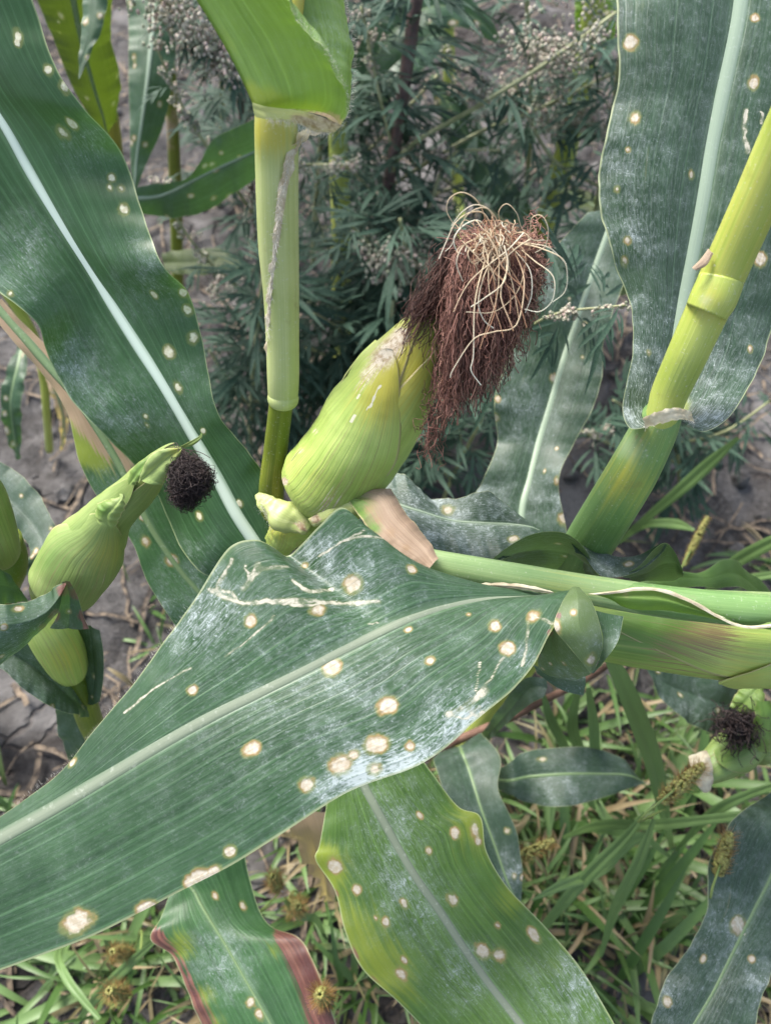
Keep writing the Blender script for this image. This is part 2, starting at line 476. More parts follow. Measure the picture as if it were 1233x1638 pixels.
# ---------------------------------------------------------------- maize builders
def sheet(secs, nu, nvh, bulge=0.0, ruffle=0.0, rfreq=5.0, seed=0, mid=0.0):
    """one leaf blade from cross sections (left x, y, d, middle x, y, d, right x, y, d)"""
    S = crom(np.array([np.ravel(q) for q in secs], float), nu, even=False)
    # even spacing along the middle
    Mw = P(S[:, 3], S[:, 4], S[:, 5])
    L = np.concatenate([[0], np.cumsum(np.linalg.norm(np.diff(Mw, axis=0), axis=1) + 1e-6)])
    t = np.interp(np.linspace(0, L[-1], nu), L, np.linspace(0, 1, nu))
    S = np.stack([np.interp(t, np.linspace(0, 1, nu), S[:, k]) for k in range(9)], 1)
    A, B, C = P(S[:, 0], S[:, 1], S[:, 2]), P(S[:, 3], S[:, 4], S[:, 5]), P(S[:, 6], S[:, 7], S[:, 8])
    L = np.concatenate([[0], np.cumsum(np.linalg.norm(np.diff(B, axis=0), axis=1))])
    T = nrm(np.gradient(B, axis=0))
    N = nrm(np.cross(T, nrm(C - A)))
    flip = np.sum(N * (CAM - B), -1) < 0
    N[flip] *= -1
    v = np.linspace(-1, 1, 2 * nvh + 1)
    s = np.abs(v)
    V = np.where((v < 0)[None, :, None], B[:, None] + (A - B)[:, None] * s[None, :, None], B[:, None] + (C - B)[:, None] * s[None, :, None])
    wl, wr = np.linalg.norm(A - B, axis=1), np.linalg.norm(C - B, axis=1)
    wd = np.where((v < 0)[None], wl[:, None], wr[:, None])
    off = bulge * wd * (4 * s * (1 - s))[None]
    ph = RS.rand(8) * 6.28 + seed
    uu = L / max(L[-1], 1e-6)
    for sgn in (-1, 1):
        k = 0 if sgn < 0 else 4
        wv = np.sin(uu * rfreq * 6.28 + ph[k]) + 0.6 * np.sin(uu * rfreq * 1.73 * 6.28 + ph[k + 1]) + 0.25 * np.sin(uu * rfreq * 4.1 * 6.28 + ph[k + 2])
        off = off + np.where((v * sgn > 0)[None], ruffle * wv[:, None] * (s ** 1.6)[None], 0)
    nz = fbm(V * 35.0, 3, 3 + seed) * 0.0018 * np.minimum(1, wd / 0.03) ** 2
    V = V + N[:, None] * (off + nz * s[None])[..., None]
    uv = np.stack([np.repeat(L[:, None] * 10, len(v), 1), np.repeat((v * 0.5 + 0.5)[None], nu, 0)], -1)
    return V, uv, B, N, T, L, wl, wr


def lesions(V, PX, lst, stride):
    c = np.zeros(len(V))
    for (x, y, r) in lst:
        i = np.argmin((PX[:, 0] - x) ** 2 + (PX[:, 1] - y) ** 2)
        df = V - V[i]
        el, stg = RS.uniform(.1, .62), RS.uniform(.72, 1.0) if r < 10 else 1.0
        j = i + stride if i + stride < len(V) else i - stride
        tt = nrm(V[j] - V[i])
        dd = np.sqrt(np.maximum(np.sum(df * df, 1) - el * (df @ tt) ** 2, 0)) / ((1 - el * .3) * r * PX[i, 2] / F)
        c = np.maximum(c, np.clip(2 - dd, 0, 2) * stg)
    return c


def scars(V, PX, lst):
    c = np.zeros(len(V))
    for (wpx, line) in lst:
        line = crom(np.array(line, float), 4 * len(line))
        ids = [np.argmin((PX[:, 0] - x) ** 2 + (PX[:, 1] - y) ** 2) for x, y in line]
        for a, b in zip(ids[:-1], ids[1:]):
            p, q = V[a], V[b]
            e = q - p
            tt = np.clip(((V - p) @ e) / max(e @ e, 1e-12), 0, 1)
            dd = np.linalg.norm(V - (p + tt[:, None] * e), axis=1) / (wpx * 0.68 * PX[a, 2] / F)
            c = np.maximum(c, np.clip(2 - dd, 0, 2))
    return c


def leaf(parent, secs, mat, nu=120, nvh=24, bulge=0.04, ruffle=0.0, rfreq=4.0, seed=0, spots=(), scar=(), marks=None,
         rib=None, ribw=0.0028, ribh=0.0009, extra=(), name='leaf', label=None, rib_taper=0.3, ripband=0.06, rspots=0, under=()):
    Vs, uvs, fs, ribs, off, und = [], [], [], [], 0, []
    for k, sq in enumerate([secs, *extra]):
        n_u = nu if k == 0 else max(24, nu // 3)
        V, uv, B, N, T, L, wl, wr = sheet(sq, n_u, nvh, bulge, ruffle if k == 0 else 0, rfreq, seed + k)
        if k == 0:
            first = (B, N, T, L, wl, wr)
        n_v = V.shape[1]
        rb = np.clip(1 - np.abs(uv[..., 1] - 0.5) / ripband, 0, 1) ** 1.5 if rib and k == 0 else np.zeros(uv.shape[:2])
        Vs.append(V.reshape(-1, 3)); uvs.append(uv.reshape(-1, 2)); ribs.append(rb.ravel())
        fs.append(grid_faces(n_u, n_v, off)); und.append(np.full(n_u * n_v, float(k - 1 in under)))
        off += n_u * n_v
    V, uv, rb, f = np.vstack(Vs), np.vstack(uvs), np.concatenate(ribs), np.vstack(fs)
    PX = to_px(V)
    sp = list(spots)
    if rspots:
        rr = np.random.RandomState(seed + 5)
        for _ in range(rspots):
            i = rr.randint(len(V))
            sp.append((PX[i, 0], PX[i, 1], rr.uniform(2.5, 5)))
    at = {'under': np.concatenate(und), 'rib': rb, 'lesion': lesions(V, PX, sp, 2 * nvh + 1), 'scar': scars(V, PX, scar)}
    for k, lst in (marks or {}).items():
        at[k] = blob(PX, lst, len(V))
    o = part(name, V, f, mat, parent, uv, at, label=label)
    if rib:
        B, N, T, L, wl, wr = first
        n = len(B)
        S = nrm(np.cross(N, T))
        tp = np.clip(1 - (1 - rib_taper) * L / L[-1], 0.05, 1)
        hw = np.minimum(ribw * tp, 0.45 * (wl + wr))
        k = 9
        th = np.linspace(-1, 1, k)
        prof = np.cos(th * math.pi / 2)
        Rv = B[:, None] + S[:, None] * (hw[:, None] * th[None])[..., None] + N[:, None] * ((ribh * tp)[:, None] * prof[None] + 0.00012 - 0.0003 * (np.abs(th) > 0.99))[..., None]
        ruv = np.stack([np.repeat(L[:, None] * 10, k, 1), np.repeat((th * 0.5 + 0.5)[None], n, 0)], -1)
        part('midrib', Rv.reshape(-1, 3), grid_faces(n, k), rib, o, ruv.reshape(-1, 2))
    return o


def tube_mesh(pts, n, k, flat=1.0, world=False, close=True):
    """pts: (x, y, d, radius in px) or world (x, y, z, radius in m)"""
    S = crom(np.array(pts, float), n)
    if world:
        C, r = S[:, :3], S[:, 3]
    else:
        C, r = P(S[:, 0], S[:, 1], S[:, 2]), S[:, 3] * S[:, 2] / F
    T = nrm(np.gradient(C, axis=0))
    vw = nrm(CAM - C)
    E1 = nrm(vw - T * np.sum(vw * T, -1, keepdims=True))
    E2 = np.cross(T, E1)
    a = np.linspace(-math.pi, math.pi, k + 1)[:-1]
    V = C[:, None] + r[:, None, None] * (E1[:, None] * np.cos(a)[None, :, None] * flat + E2[:, None] * np.sin(a)[None, :, None])
    L = np.concatenate([[0], np.cumsum(np.linalg.norm(np.diff(C, axis=0), axis=1))])
    uv = np.stack([np.repeat(L[:, None] * 10, k, 1), np.repeat((a / 6.283 + .5)[None], n, 0)], -1)
    return V, uv, C, E1, E2, r, T


def tube(parent, name, pts, mat, n=40, k=16, flat=1.0, marks=None, world=False, wob=0.0, label=None, attrs=None):
    V, uv, C, E1, E2, r, T = tube_mesh(pts, n, k, flat, world)
    V = V.reshape(-1, 3)
    if wob:
        cc = np.repeat(C, k, 0)
        V = V + nrm(V - cc) * (fbm(V * 130, 3, 5) * wob)[:, None]
    V = np.vstack([V, C[:1], C[-1:]])
    uv = np.vstack([uv.reshape(-1, 2), [[0, .5], [0, .5]]])
    j = np.arange(k)
    caps = np.concatenate([np.stack([np.full(k, n * k), (j + 1) % k, j], -1), np.stack([np.full(k, n * k + 1), (n - 1) * k + j, (n - 1) * k + (j + 1) % k], -1)])
    PX = to_px(V)
    at = {kk: blob(PX, lst, len(V)) for kk, lst in (marks or {}).items()}
    return part(name, V, [grid_faces(n, k, 0, True), caps], mat, parent, uv, at, label=label)


def strands_mesh(Pn, R, k=3):
    """Pn (S, n, 3), R (S, n) -> tubes"""
    S, n, _ = Pn.shape
    T = nrm(np.gradient(Pn, axis=1))
    ref = nrm(np.array([0.31, 0.55, 0.77]) + 0.2 * RS.randn(S, 1, 3))
    E1 = nrm(np.cross(T, np.broadcast_to(ref, T.shape)))
    E2 = np.cross(T, E1)
    a = np.linspace(0, 2 * math.pi, k + 1)[:-1]
    V = Pn[:, :, None] + R[:, :, None, None] * (E1[:, :, None] * np.cos(a)[:, None] + E2[:, :, None] * np.sin(a)[:, None])
    f = grid_faces(n, k, 0, True)
    f = (f[None] + (np.arange(S) * n * k)[:, None, None]).reshape(-1, 4)
    return V.reshape(-1, 3), f


def strands(parent, name, Pn, R, mat, hue, k=3, kind='stuff'):
    V, f = strands_mesh(Pn, R, k)
    h = np.repeat(hue, Pn.shape[1] * k) if np.ndim(hue) == 1 else np.repeat(hue.ravel(), k)
    return part(name, V, f, mat, parent, None, {'hue': h}, kind=kind)


def ribbons_mesh(C, W, N, fold=0.3):
    """C (S, n, 3) centre lines, W (S, n, 3) half-width vectors, N normals: 3 vertices across"""
    S, n, _ = C.shape
    wl = np.linalg.norm(W, axis=-1, keepdims=True)
    V = np.stack([C - W + N * wl * fold, C, C + W + N * wl * fold], 2)
    f = grid_faces(n, 3)
    f = (f[None] + (np.arange(S) * n * 3)[:, None, None]).reshape(-1, 4)
    uv = np.zeros((S, n, 3, 2))
    uv[..., 0] = np.linspace(0, 1, n)[None, :, None]
    uv[..., 1] = np.array([0, .5, 1])
    return V.reshape(-1, 3), f, uv.reshape(-1, 2)


def ear_body(parent, rings, mat, husks, marks=None, scar=(), n=110, k=96, wob=0.0012, flat=1.0):
    """an ear wrapped in husk leaves; the rings (x, y, d, half width in px) run from the shank to the tip; angle 0 faces the viewer, + to the right of the axis"""
    V, uv, C, E1, E2, r, T = tube_mesh(rings, n, k, flat)
    body = V.reshape(-1, 3)
    PX = to_px(body)
    at = {kk: blob(PX, lst, len(body)) for kk, lst in (marks or {}).items()}
    out = [part('inner_husk', body, grid_faces(n, k, 0, True), mat, parent, uv.reshape(-1, 2), at)]
    L = np.concatenate([[0], np.cumsum(np.linalg.norm(np.diff(C, axis=0), axis=1))])
    for hi, hk in enumerate(husks):
        a0, w0, t0, t1, lift, pw = hk[:6]
        m = hk[6] if len(hk) > 6 and hk[6] else mat
        drift = hk[7] if len(hk) > 7 else 0.0
        nu, nv = 110, 41
        t = np.linspace(t0, t1, nu)
        ii = t * (n - 1)
        i0 = np.clip(ii.astype(int), 0, n - 2)
        ff = (ii - i0)[:, None]
        it = lambda X: X[i0] * (1 - ff) + X[i0 + 1] * ff
        Cc, e1, e2, rr, LL = it(C), nrm(it(E1)), nrm(it(E2)), it(r[:, None])[:, 0], it(L[:, None])[:, 0]
        q = (t - t0) / (t1 - t0)
        hw = np.radians(w0) * np.clip(1 - q ** pw, 0.0, 1) ** 0.75
        v = np.linspace(-1, 1, nv)
        ang = np.radians(a0 + drift * q)[:, None] + hw[:, None] * v[None] + 0.03 * np.sin(q * 9 + hi)[:, None]
        rad = rr[:, None] * 1.0 + lift * (1.0 + 0.35 * (1 - np.abs(v) ** 4))[None] + lift * 0.8 * np.sin(q * 14 + hi * 2)[:, None] * (np.abs(v) ** 3)[None]
        rad = rad + (0.0016 * np.clip((q - 0.85) / 0.15, 0, 1) ** 2)[:, None]
        Vh = Cc[:, None] + rad[..., None] * (e1[:, None] * np.cos(ang)[..., None] * flat + e2[:, None] * np.sin(ang)[..., None])
        Vh = Vh.reshape(-1, 3)
        Vh = Vh + nrm(Vh - np.repeat(Cc, nv, 0)) * (fbm(Vh * 60, 3, 8 + hi) * wob)[:, None]
        # a visible thickness at the margins: a second inner layer
        inner = Vh - nrm(Vh - np.repeat(Cc, nv, 0)) * 0.0005
        uvh = np.stack([np.repeat(LL[:, None] * 10, nv, 1), np.repeat((v * 0.5 + 0.5)[None], nu, 0)], -1).reshape(-1, 2)
        nn = nu * nv
        f1 = grid_faces(nu, nv)
        f2 = f1[:, ::-1] + nn
        e = np.arange(nu - 1) * nv
        rim = [np.stack([e, e + nv, e + nv + nn, e + nn], -1), np.stack([e + nv - 1, e + nv - 1 + nn, e + 2 * nv - 1 + nn, e + 2 * nv - 1], -1)]
        Va = np.vstack([Vh, inner])
        PX = to_px(Va)
        at = {kk: blob(PX, lst, len(Va)) for kk, lst in (marks or {}).items()}
        at['scar'] = scars(Va, PX, scar) if scar and hi == 0 else np.zeros(len(Va))
        out.append(part('husk_leaf', Va, [f1, f2, *rim], m, parent, np.vstack([uvh, uvh]), at))
    return out


def wavy(S, n, amp, f0=2.0):
    """smooth random wander (S, n, 3), zero at the root"""
    t = np.linspace(0, 1, n)
    o = np.zeros((S, n, 3))
    for h in (1, 2, 3.7):
        ph = RS.rand(S, 1, 3) * 6.28
        fr = f0 * h * (0.7 + 0.6 * RS.rand(S, 1, 3))
        o += (np.sin(t[None, :, None] * fr * 6.28 + ph) - np.sin(ph)) / h * RS.randn(S, 1, 3)
    return o * amp * t[None, :, None] ** 0.7


def bez(p0, p1, p2, p3, n):
    t = np.linspace(0, 1, n)[None, :, None]
    p0, p1, p2, p3 = (p[:, None] for p in (p0, p1, p2, p3))
    return p0 * (1 - t) ** 3 + 3 * p1 * t * (1 - t) ** 2 + 3 * p2 * t * t * (1 - t) + p3 * t ** 3


def hairs(parent, name, path, n, length, spread, r=0.00006, dirs=None):
    """fine hairs along a pixel path (x, y, d)"""
    c = crom(np.array(path, float), 200)
    C = P(c[:, 0], c[:, 1], c[:, 2])
    i = RS.randint(0, 199, n)
    root = C[i] + RS.randn(n, 3) * 0.0004
    d = RS.randn(n, 3) * spread
    if dirs is not None:
        d = d + np.asarray(dirs)
    else:
        d = d + nrm(CAM - root)
    d = nrm(d) * (length * (0.5 + RS.rand(n)))[:, None]
    t = np.linspace(0, 1, 4)[None, :, None]
    Pn = root[:, None] + d[:, None] * t + RS.randn(n, 1, 3) * length * 0.2 * t ** 2
    R = np.repeat((np.array([1, .8, .6, .2]) * r)[None], n, 0)
    return strands(parent, name, Pn, R, M['hair'], RS.rand(n))


MG = 'maize plants of the field'

# ---------------------------------------------------------------- the ground
def soil_mat():
    s = NT('dry_soil')
    ob = s.obj()
    n1 = s.noise(ob, 3.0, 5.0, 0.6)
    n2 = s.noise(ob, 22.0, 6.0, 0.65)
    n3 = s.noise(ob, 160.0, 5.0, 0.7)
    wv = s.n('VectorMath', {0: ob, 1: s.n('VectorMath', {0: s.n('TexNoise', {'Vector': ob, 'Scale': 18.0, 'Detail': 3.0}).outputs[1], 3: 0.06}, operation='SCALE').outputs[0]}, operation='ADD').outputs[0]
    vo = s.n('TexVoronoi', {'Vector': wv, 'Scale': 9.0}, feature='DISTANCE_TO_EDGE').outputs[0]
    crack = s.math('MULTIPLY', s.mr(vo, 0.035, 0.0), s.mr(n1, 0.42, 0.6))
    f = s.math('ADD', s.math('MULTIPLY', n2, 0.6), s.math('MULTIPLY', n3, 0.45))
    col = s.mix(s.mr(f, 0.38, 0.68), (0.040, 0.037, 0.035), (0.118, 0.112, 0.109))
    col = s.mix(s.math('MULTIPLY', s.mr(n1, 0.46, 0.62), 0.75), col, (0.022, 0.018, 0.016))
    col = s.mix(s.math('MULTIPLY', s.mr(s.noise(ob, 5.5, 3.0, 0.5), 0.54, 0.66), 0.7), col, s.mix(n3, (0.13, 0.124, 0.12), (0.20, 0.192, 0.188)))
    col = s.mix(s.math('MULTIPLY', crack, 0.6), col, (0.05, 0.04, 0.035))  # shade inside the cracks, put into the soil colour
    h = s.math('ADD', s.math('MULTIPLY', n2, 0.6), s.math('MULTIPLY', n3, 0.35))
    h = s.math('SUBTRACT', h, s.math('MULTIPLY', crack, 0.8))
    return s.finish(col, 0.92, h, 0.9, 0.012, spec=0.2)


def warp(n, fine, far):
    t = np.linspace(-1, 1, n)
    return np.sign(t) * (fine * np.abs(t) + (far - fine) * np.abs(t) ** 9)


gx, gy = np.meshgrid(warp(381, 1.5, 60), warp(381, 1.5, 60) + 0.8, indexing='ij')
GP = np.stack([gx, gy, np.zeros_like(gx)], -1).reshape(-1, 3)


def gz(p):
    p = np.asarray(p, float)
    q = np.stack([p[..., 0], p[..., 1], np.zeros_like(p[..., 0])], -1)
    return 0.05 * fbm(q * 3.0, 2, 2) + 0.028 * fbm(q * 14.0, 4, 4) - 0.01


GP[:, 2] = gz(GP)
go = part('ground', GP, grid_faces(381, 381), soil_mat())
go['kind'] = 'structure'

# clods and straw lying on the soil
def ico(sub=1):
    p = (1 + 5 ** .5) / 2
    v = [(-1, p, 0), (1, p, 0), (-1, -p, 0), (1, -p, 0), (0, -1, p), (0, 1, p), (0, -1, -p), (0, 1, -p), (p, 0, -1), (p, 0, 1), (-p, 0, -1), (-p, 0, 1)]
    f = [(0, 11, 5), (0, 5, 1), (0, 1, 7), (0, 7, 10), (0, 10, 11), (1, 5, 9), (5, 11, 4), (11, 10, 2), (10, 7, 6), (7, 1, 8), (3, 9, 4), (3, 4, 2), (3, 2, 6), (3, 6, 8), (3, 8, 9), (4, 9, 5), (2, 4, 11), (6, 2, 10), (8, 6, 7), (9, 8, 1)]
    v = [np.array(q, float) / np.linalg.norm(q) for q in v]
    for _ in range(sub):
        c, nf = {}, []
        def mid(a, b):
            k = (min(a, b), max(a, b))
            if k not in c:
                m_ = v[a] + v[b]
                v.append(m_ / np.linalg.norm(m_)); c[k] = len(v) - 1
            return c[k]
        for a, b, d in f:
            x, y, z = mid(a, b), mid(b, d), mid(d, a)
            nf += [(a, x, z), (b, y, x), (d, z, y), (x, y, z)]
        f = nf
    return np.array(v), np.array(f)


def lumps(centres, radii, sub=1, rough=0.35, squash=None, s0=0):
    V0, F0 = ico(sub)
    Vs, Fs = [], []
    for i, (c, r) in enumerate(zip(centres, radii)):
        q = V0 * (1 + rough * fbm(V0 * 1.6 + i * 7.3, 2, s0))[:, None]
        if squash is not None:
            q = q * squash[i]
        Vs.append(q * r + c)
        Fs.append(F0 + i * len(V0))
    return np.vstack(Vs), np.vstack(Fs)


n = 900
cx, cy = RS.uniform(-1.3, 1.3, n), RS.uniform(-0.3, 2.4, n)
cr_ = 0.004 + 0.016 * RS.rand(n) ** 4
cc = np.stack([cx, cy, np.zeros(n)], -1)
cc[:, 2] = gz(cc) + cr_ * 0.2
V, f = lumps(cc, cr_, 1, 0.5, 0.7 + 0.6 * RS.rand(n, 3))
part('soil_clods', V, f, plain_mat('soil_clod', (0.038, 0.035, 0.033), (0.115, 0.109, 0.105), 60.0, 0.95), kind='stuff', smooth=False)

n = 3200
c0 = np.stack([RS.uniform(-1.2, 1.2, n), RS.uniform(-0.3, 2.2, n), np.zeros(n)], -1)
a = RS.rand(n) * 6.28
ln_ = RS.uniform(0.02, 0.13, n)
t = np.linspace(-.5, .5, 6)
dr = np.stack([np.cos(a), np.sin(a), np.zeros(n)], -1)
pn = c0[:, None] + dr[:, None] * (t[None] * ln_[:, None])[..., None] + wavy(n, 6, 0.004)
pn[..., 2] = gz(pn) + 0.003 + 0.004 * RS.rand(n)[:, None] + 0.01 * RS.rand(n)[:, None] * (t[None] + .5)
wv = np.cross(dr, [0, 0, 1.0])[:, None] * (0.0008 + 0.0028 * RS.rand(n) ** 2)[:, None, None] * np.ones((1, 6, 1))
V, f, uv = ribbons_mesh(pn, wv, np.array([0, 0, 1.0]) * np.ones_like(pn), 0.4)
part('straw_litter', V, f, plain_mat('old_straw', (0.025, 0.019, 0.016), (0.19, 0.145, 0.10), 70.0, 0.8), None, uv, kind='stuff')

# ---------------------------------------------------------------- main maize plant
def root(px, py):
    g = G(px, py)
    g[2] = gz(g) + 0.0
    return g


rp = root(470, 1150)
main = thing('maize_plant', 'central maize plant with the big yellow-green ear and reddish-brown silk', 'maize plant', rp, MG)
tube(main, 'stalk', [(470, 1150, gd(470, 1150) + 0.01, 16), (462, 1020, .66, 20), (445, 900, .475, 20), (434, 800, .425, 20), (441, 720, .405, 19), (450, 640, .385, 19), (452, 560, .367, 19), (446, 400, .338, 19), (443, 250, .314, 20), (446, 165, .304, 20), (458, 80, .302, 20), (472, -60, .300, 20), (480, -260, .295, 20)], M['stalk_olive'], 120, 20, marks={'yellow': [(465, -40, 80, 1.4), (434, 760, 40, .3)], 'green': [(470, 700, 30, .5)]})
tube(main, 'stalk_node', [(453, 648, .384, 20), (453, 643, .383, 24), (453, 636, .382, 25), (453, 628, .381, 23)], M['sheath'], 14, 24, marks={'dry': [(445, 642, 12, .5)]})
tube(main, 'leaf_sheath', [(453, 640, .383, 21), (453, 630, .381, 24), (453, 600, .374, 25.5), (452, 540, .363, 26.5), (450, 470, .351, 28.5), (446, 400, .338, 32), (444, 330, .326, 33.5), (443, 260, .315, 34.5), (442, 215, .307, 34.5), (441, 180, .302, 33), (440, 168, .300, 30)], M['sheath'], 120, 40, marks={'yellow': [(430, 210, 45, .9), (470, 600, 40, .1)], 'dust': [(460, 500, 80, .1)]})
# overlapping dry margin of the sheath with its fringe
shc = np.array([(640, 453, .383, 24), (600, 453, .374, 25.5), (540, 452, .363, 26.5), (470, 450, .351, 28.5), (400, 446, .338, 32), (330, 444, .326, 33.5), (260, 443, .315, 34.5), (215, 442, .307, 34.5), (180, 441, .302, 33)])[::-1]


def shf(x, y, lift=.0006):
    cx_, d_, r_ = (np.interp(y, shc[:, 0], shc[:, k]) for k in (1, 2, 3))
    r_ = r_ * d_ / F
    dx = (x - cx_) * d_ / F
    return (x, y, d_ - math.sqrt(max(r_ * r_ - dx * dx, 0)) - lift)


mg = [((497, 196, .287), (508, 204, .288), (520, 211, .291))] + [(shf(x - w_, y), shf(x, y, .0012), shf(x + w_, y)) for x, y, w_ in [(480, 222, 8), (466, 250, 8), (458, 280, 8), (450, 320, 7), (443, 375, 6), (435, 440, 5), (430, 500, 4), (428, 570, 2)]]
mo = leaf(main, mg, M['margin'], 80, 5, 0.1, 0.0008, 9, 3, name='sheath_margin')
hairs(mo, 'margin_hair', [(506, 204, .288)] + [shf(x, y, .001) for x, y in [(480, 222), (466, 250), (458, 280), (450, 320), (443, 375), (435, 440), (430, 500), (429, 545)]], 380, 0.0028, 0.5, 0.00007, dirs=RGT * -0.15 - UPV * 0.9 - FWD * 0.3)

# the cupped leaf at the top, seen from its underside
top = [((545, 202, .286), (409, 178, .2995), (538, 204, .306)),
       ((556, 176, .276), (404, 166, .298), (556, 176, .312)),
       ((550, 135, .268), (388, 130, .297), (563, 120, .316)),
       ((522, 83, .262), (366, 86, .296), (563, 84, .320)),
       ((488, 42, .260), (342, 44, .295), (557, 36, .323)),
       ((462, 8, .258), (316, 2, .294), (548, -4, .326)),
       ((430, -50, .256), (280, -55, .292), (530, -60, .328)),
       ((380, -140, .25), (230, -140, .288), (500, -140, .33))]
lt = leaf(main, top, M['leaf_under'], 140, 40, 0.20, 0.0006, 4, 5, marks={'yellow': [(440, 182, 34, 1.1), (500, 192, 26, 1.1), (400, 160, 30, .9), (360, 60, 40, .25)], 'dry': [(525, 203, 22, 1.5), (492, 196, 16, 1.3)], 'dust': [(540, 60, 40, .5)]}, label='cupped top leaf seen from its pale green underside')
hairs(lt, 'leaf_hair', [(545, 204, .285), (557, 178, .275), (551, 135, .267), (523, 83, .261), (489, 42, .259), (463, 8, .257)], 260, 0.0012, 0.6, 0.00003)
hairs(lt, 'leaf_hair', [(540, 204, .306), (557, 176, .311), (565, 120, .315), (565, 84, .319), (559, 36, .322), (550, -4, .325)], 220, 0.0018, 0.5, 0.00004, dirs=RGT * 0.9)

cl = [((404, 164, .290), (405, 173, .2925), (409, 187, .295)), ((425, 170, .2825), (426, 179, .285), (428, 191, .2868)), ((455, 174, .2785), (456, 183, .281), (457, 193, .2838)), ((485, 178, .277), (485, 186, .280), (482, 200, .2825)), ((515, 187, .278), (513, 197, .280), (504, 211, .2835)), ((547, 200, .277), (542, 205, .279), (534, 212, .2825))]
co = leaf(main, cl, M['sheath'], 80, 12, .05, .0, 5, 4, name='leaf_collar', marks={'yellow': [(420, 182, 30, .25)], 'dry': [(500, 196, 26, .75), (535, 206, 20, 1.1), (470, 192, 14, .5)]})
hairs(co, 'collar_hair', [(428, 190, .286), (457, 192, .283), (482, 199, .282), (506, 210, .283), (534, 211, .282)], 240, .0022, .6, .00005, dirs=-UPV * .9)

# big left leaf with the white midrib
ll = [((446, 850, .43), (425, 900, .432), (390, 950, .436)),
      ((441, 820, .428), (408, 868, .43), (360, 930, .435)),
      ((425, 765, .424), (378, 822, .427), (318, 912, .434)),
      ((396, 722, .418), (345, 760, .424), (276, 850, .445)),
      ((356, 672, .412), (305, 690, .42), (232, 762, .442)),
      ((333, 600, .408), (263, 618, .415), (160, 688, .424)),
      ((318, 520, .406), (220, 551, .411), (110, 634, .424)),
      ((301, 466, .397), (180, 488, .407), (83, 582, .421)),
      ((264, 427, .384), (148, 438, .403), (64, 522, .403)),
      ((241, 380, .384), (115, 386, .398), (24, 486, .396)),
      ((227, 332, .388), (80, 328, .393), (-25, 450, .40)),
      ((208, 272, .389), (45, 268, .388), (-75, 400, .402)),
      ((182, 224, .380), (12, 208, .382), (-120, 350, .398)),
      ((134, 174, .366), (-30, 140, .376), (-165, 280, .392)),
      ((99, 122, .362), (-62, 80, .370), (-200, 210, .384)),
      ((75, 65, .359), (-95, 20, .364), (-230, 140, .376)),
      ((48, -10, .352), (-130, -50, .358), (-260, 60, .368)),
      ((15, -120, .345), (-170, -150, .35), (-280, -40, .36))]
leaf(main, ll, M['leaf_left'], 320, 56, 0.05, 0.0010, 5, 1, rib=M['rib_white'], ribw=0.0048, ribh=0.0012, rib_taper=0.55, ripband=0.05,
     spots=[(31, 58, 8), (28, 70, 5), (80, 113, 7), (104, 140, 8), (117, 198, 7.5), (101, 212, 9), (179, 284, 5.5), (177, 300, 4.5), (194, 300, 5.5), (196, 335, 8), (246, 472, 5), (295, 468, 6), (300, 497, 7), (309, 540, 8.5), (271, 564, 8), (285, 620, 7), (232, 666, 4), (234, 679, 4), (319, 826, 6), (384, 806, 5), (18, 470, 5), (326, 690, 4)],
     marks={'dust': [(45, 390, 50, .5), (240, 440, 60, .45), (100, 590, 55, .8), (200, 670, 60, .6), (140, 230, 40, .45), (300, 620, 50, .25), (40, 460, 40, .5), (310, 900, 40, .5)], 'yellow': [(300, 468, 25, .35)]}, label='broad blue-green leaf with a white midrib and round pale spots')

# lower leaf with the dried edge
l2 = [((-20, 492, .475), (-8, 486, .473), (4, 478, .471)), ((60, 590, .475), (70, 576, .472), (82, 562, .470)), ((106, 655, .475), (128, 644, .472), (156, 628, .470)), ((128, 738, .475), (182, 728, .476), (262, 700, .48)),
      ((160, 802, .475), (215, 792, .478), (300, 765, .48)), ((212, 868, .478), (245, 850, .48), (330, 830, .482)), ((236, 930, .48), (290, 915, .484), (365, 880, .486)), ((276, 995, .485), (350, 985, .49), (425, 950, .49)), ((330, 1080, .5), (400, 1070, .5), (450, 1040, .5)), ((430, 1120, .57), (450, 1110, .57), (465, 1090, .57))]
leaf(main, l2, M['leaf_green'], 160, 30, 0.04, 0.001, 4, 8, rib=M['rib_green'], ribw=0.0035, spots=[(235, 868, 7), (275, 894, 8), (228, 830, 4)],
     marks={'dry': [(0, 490, 70, 1.4), (60, 580, 50, 1.4), (100, 630, 40, 1.2), (150, 680, 28, .9), (175, 715, 24, .8), (200, 745, 22, .7)], 'yellow': [(128, 680, 40, 1.2), (170, 720, 40, .7), (140, 720, 30, .6)], 'dust': [(170, 810, 50, .7), (300, 940, 60, .5), (270, 980, 40, .6)]}, label='lower leaf with a dried brown and yellow edge')

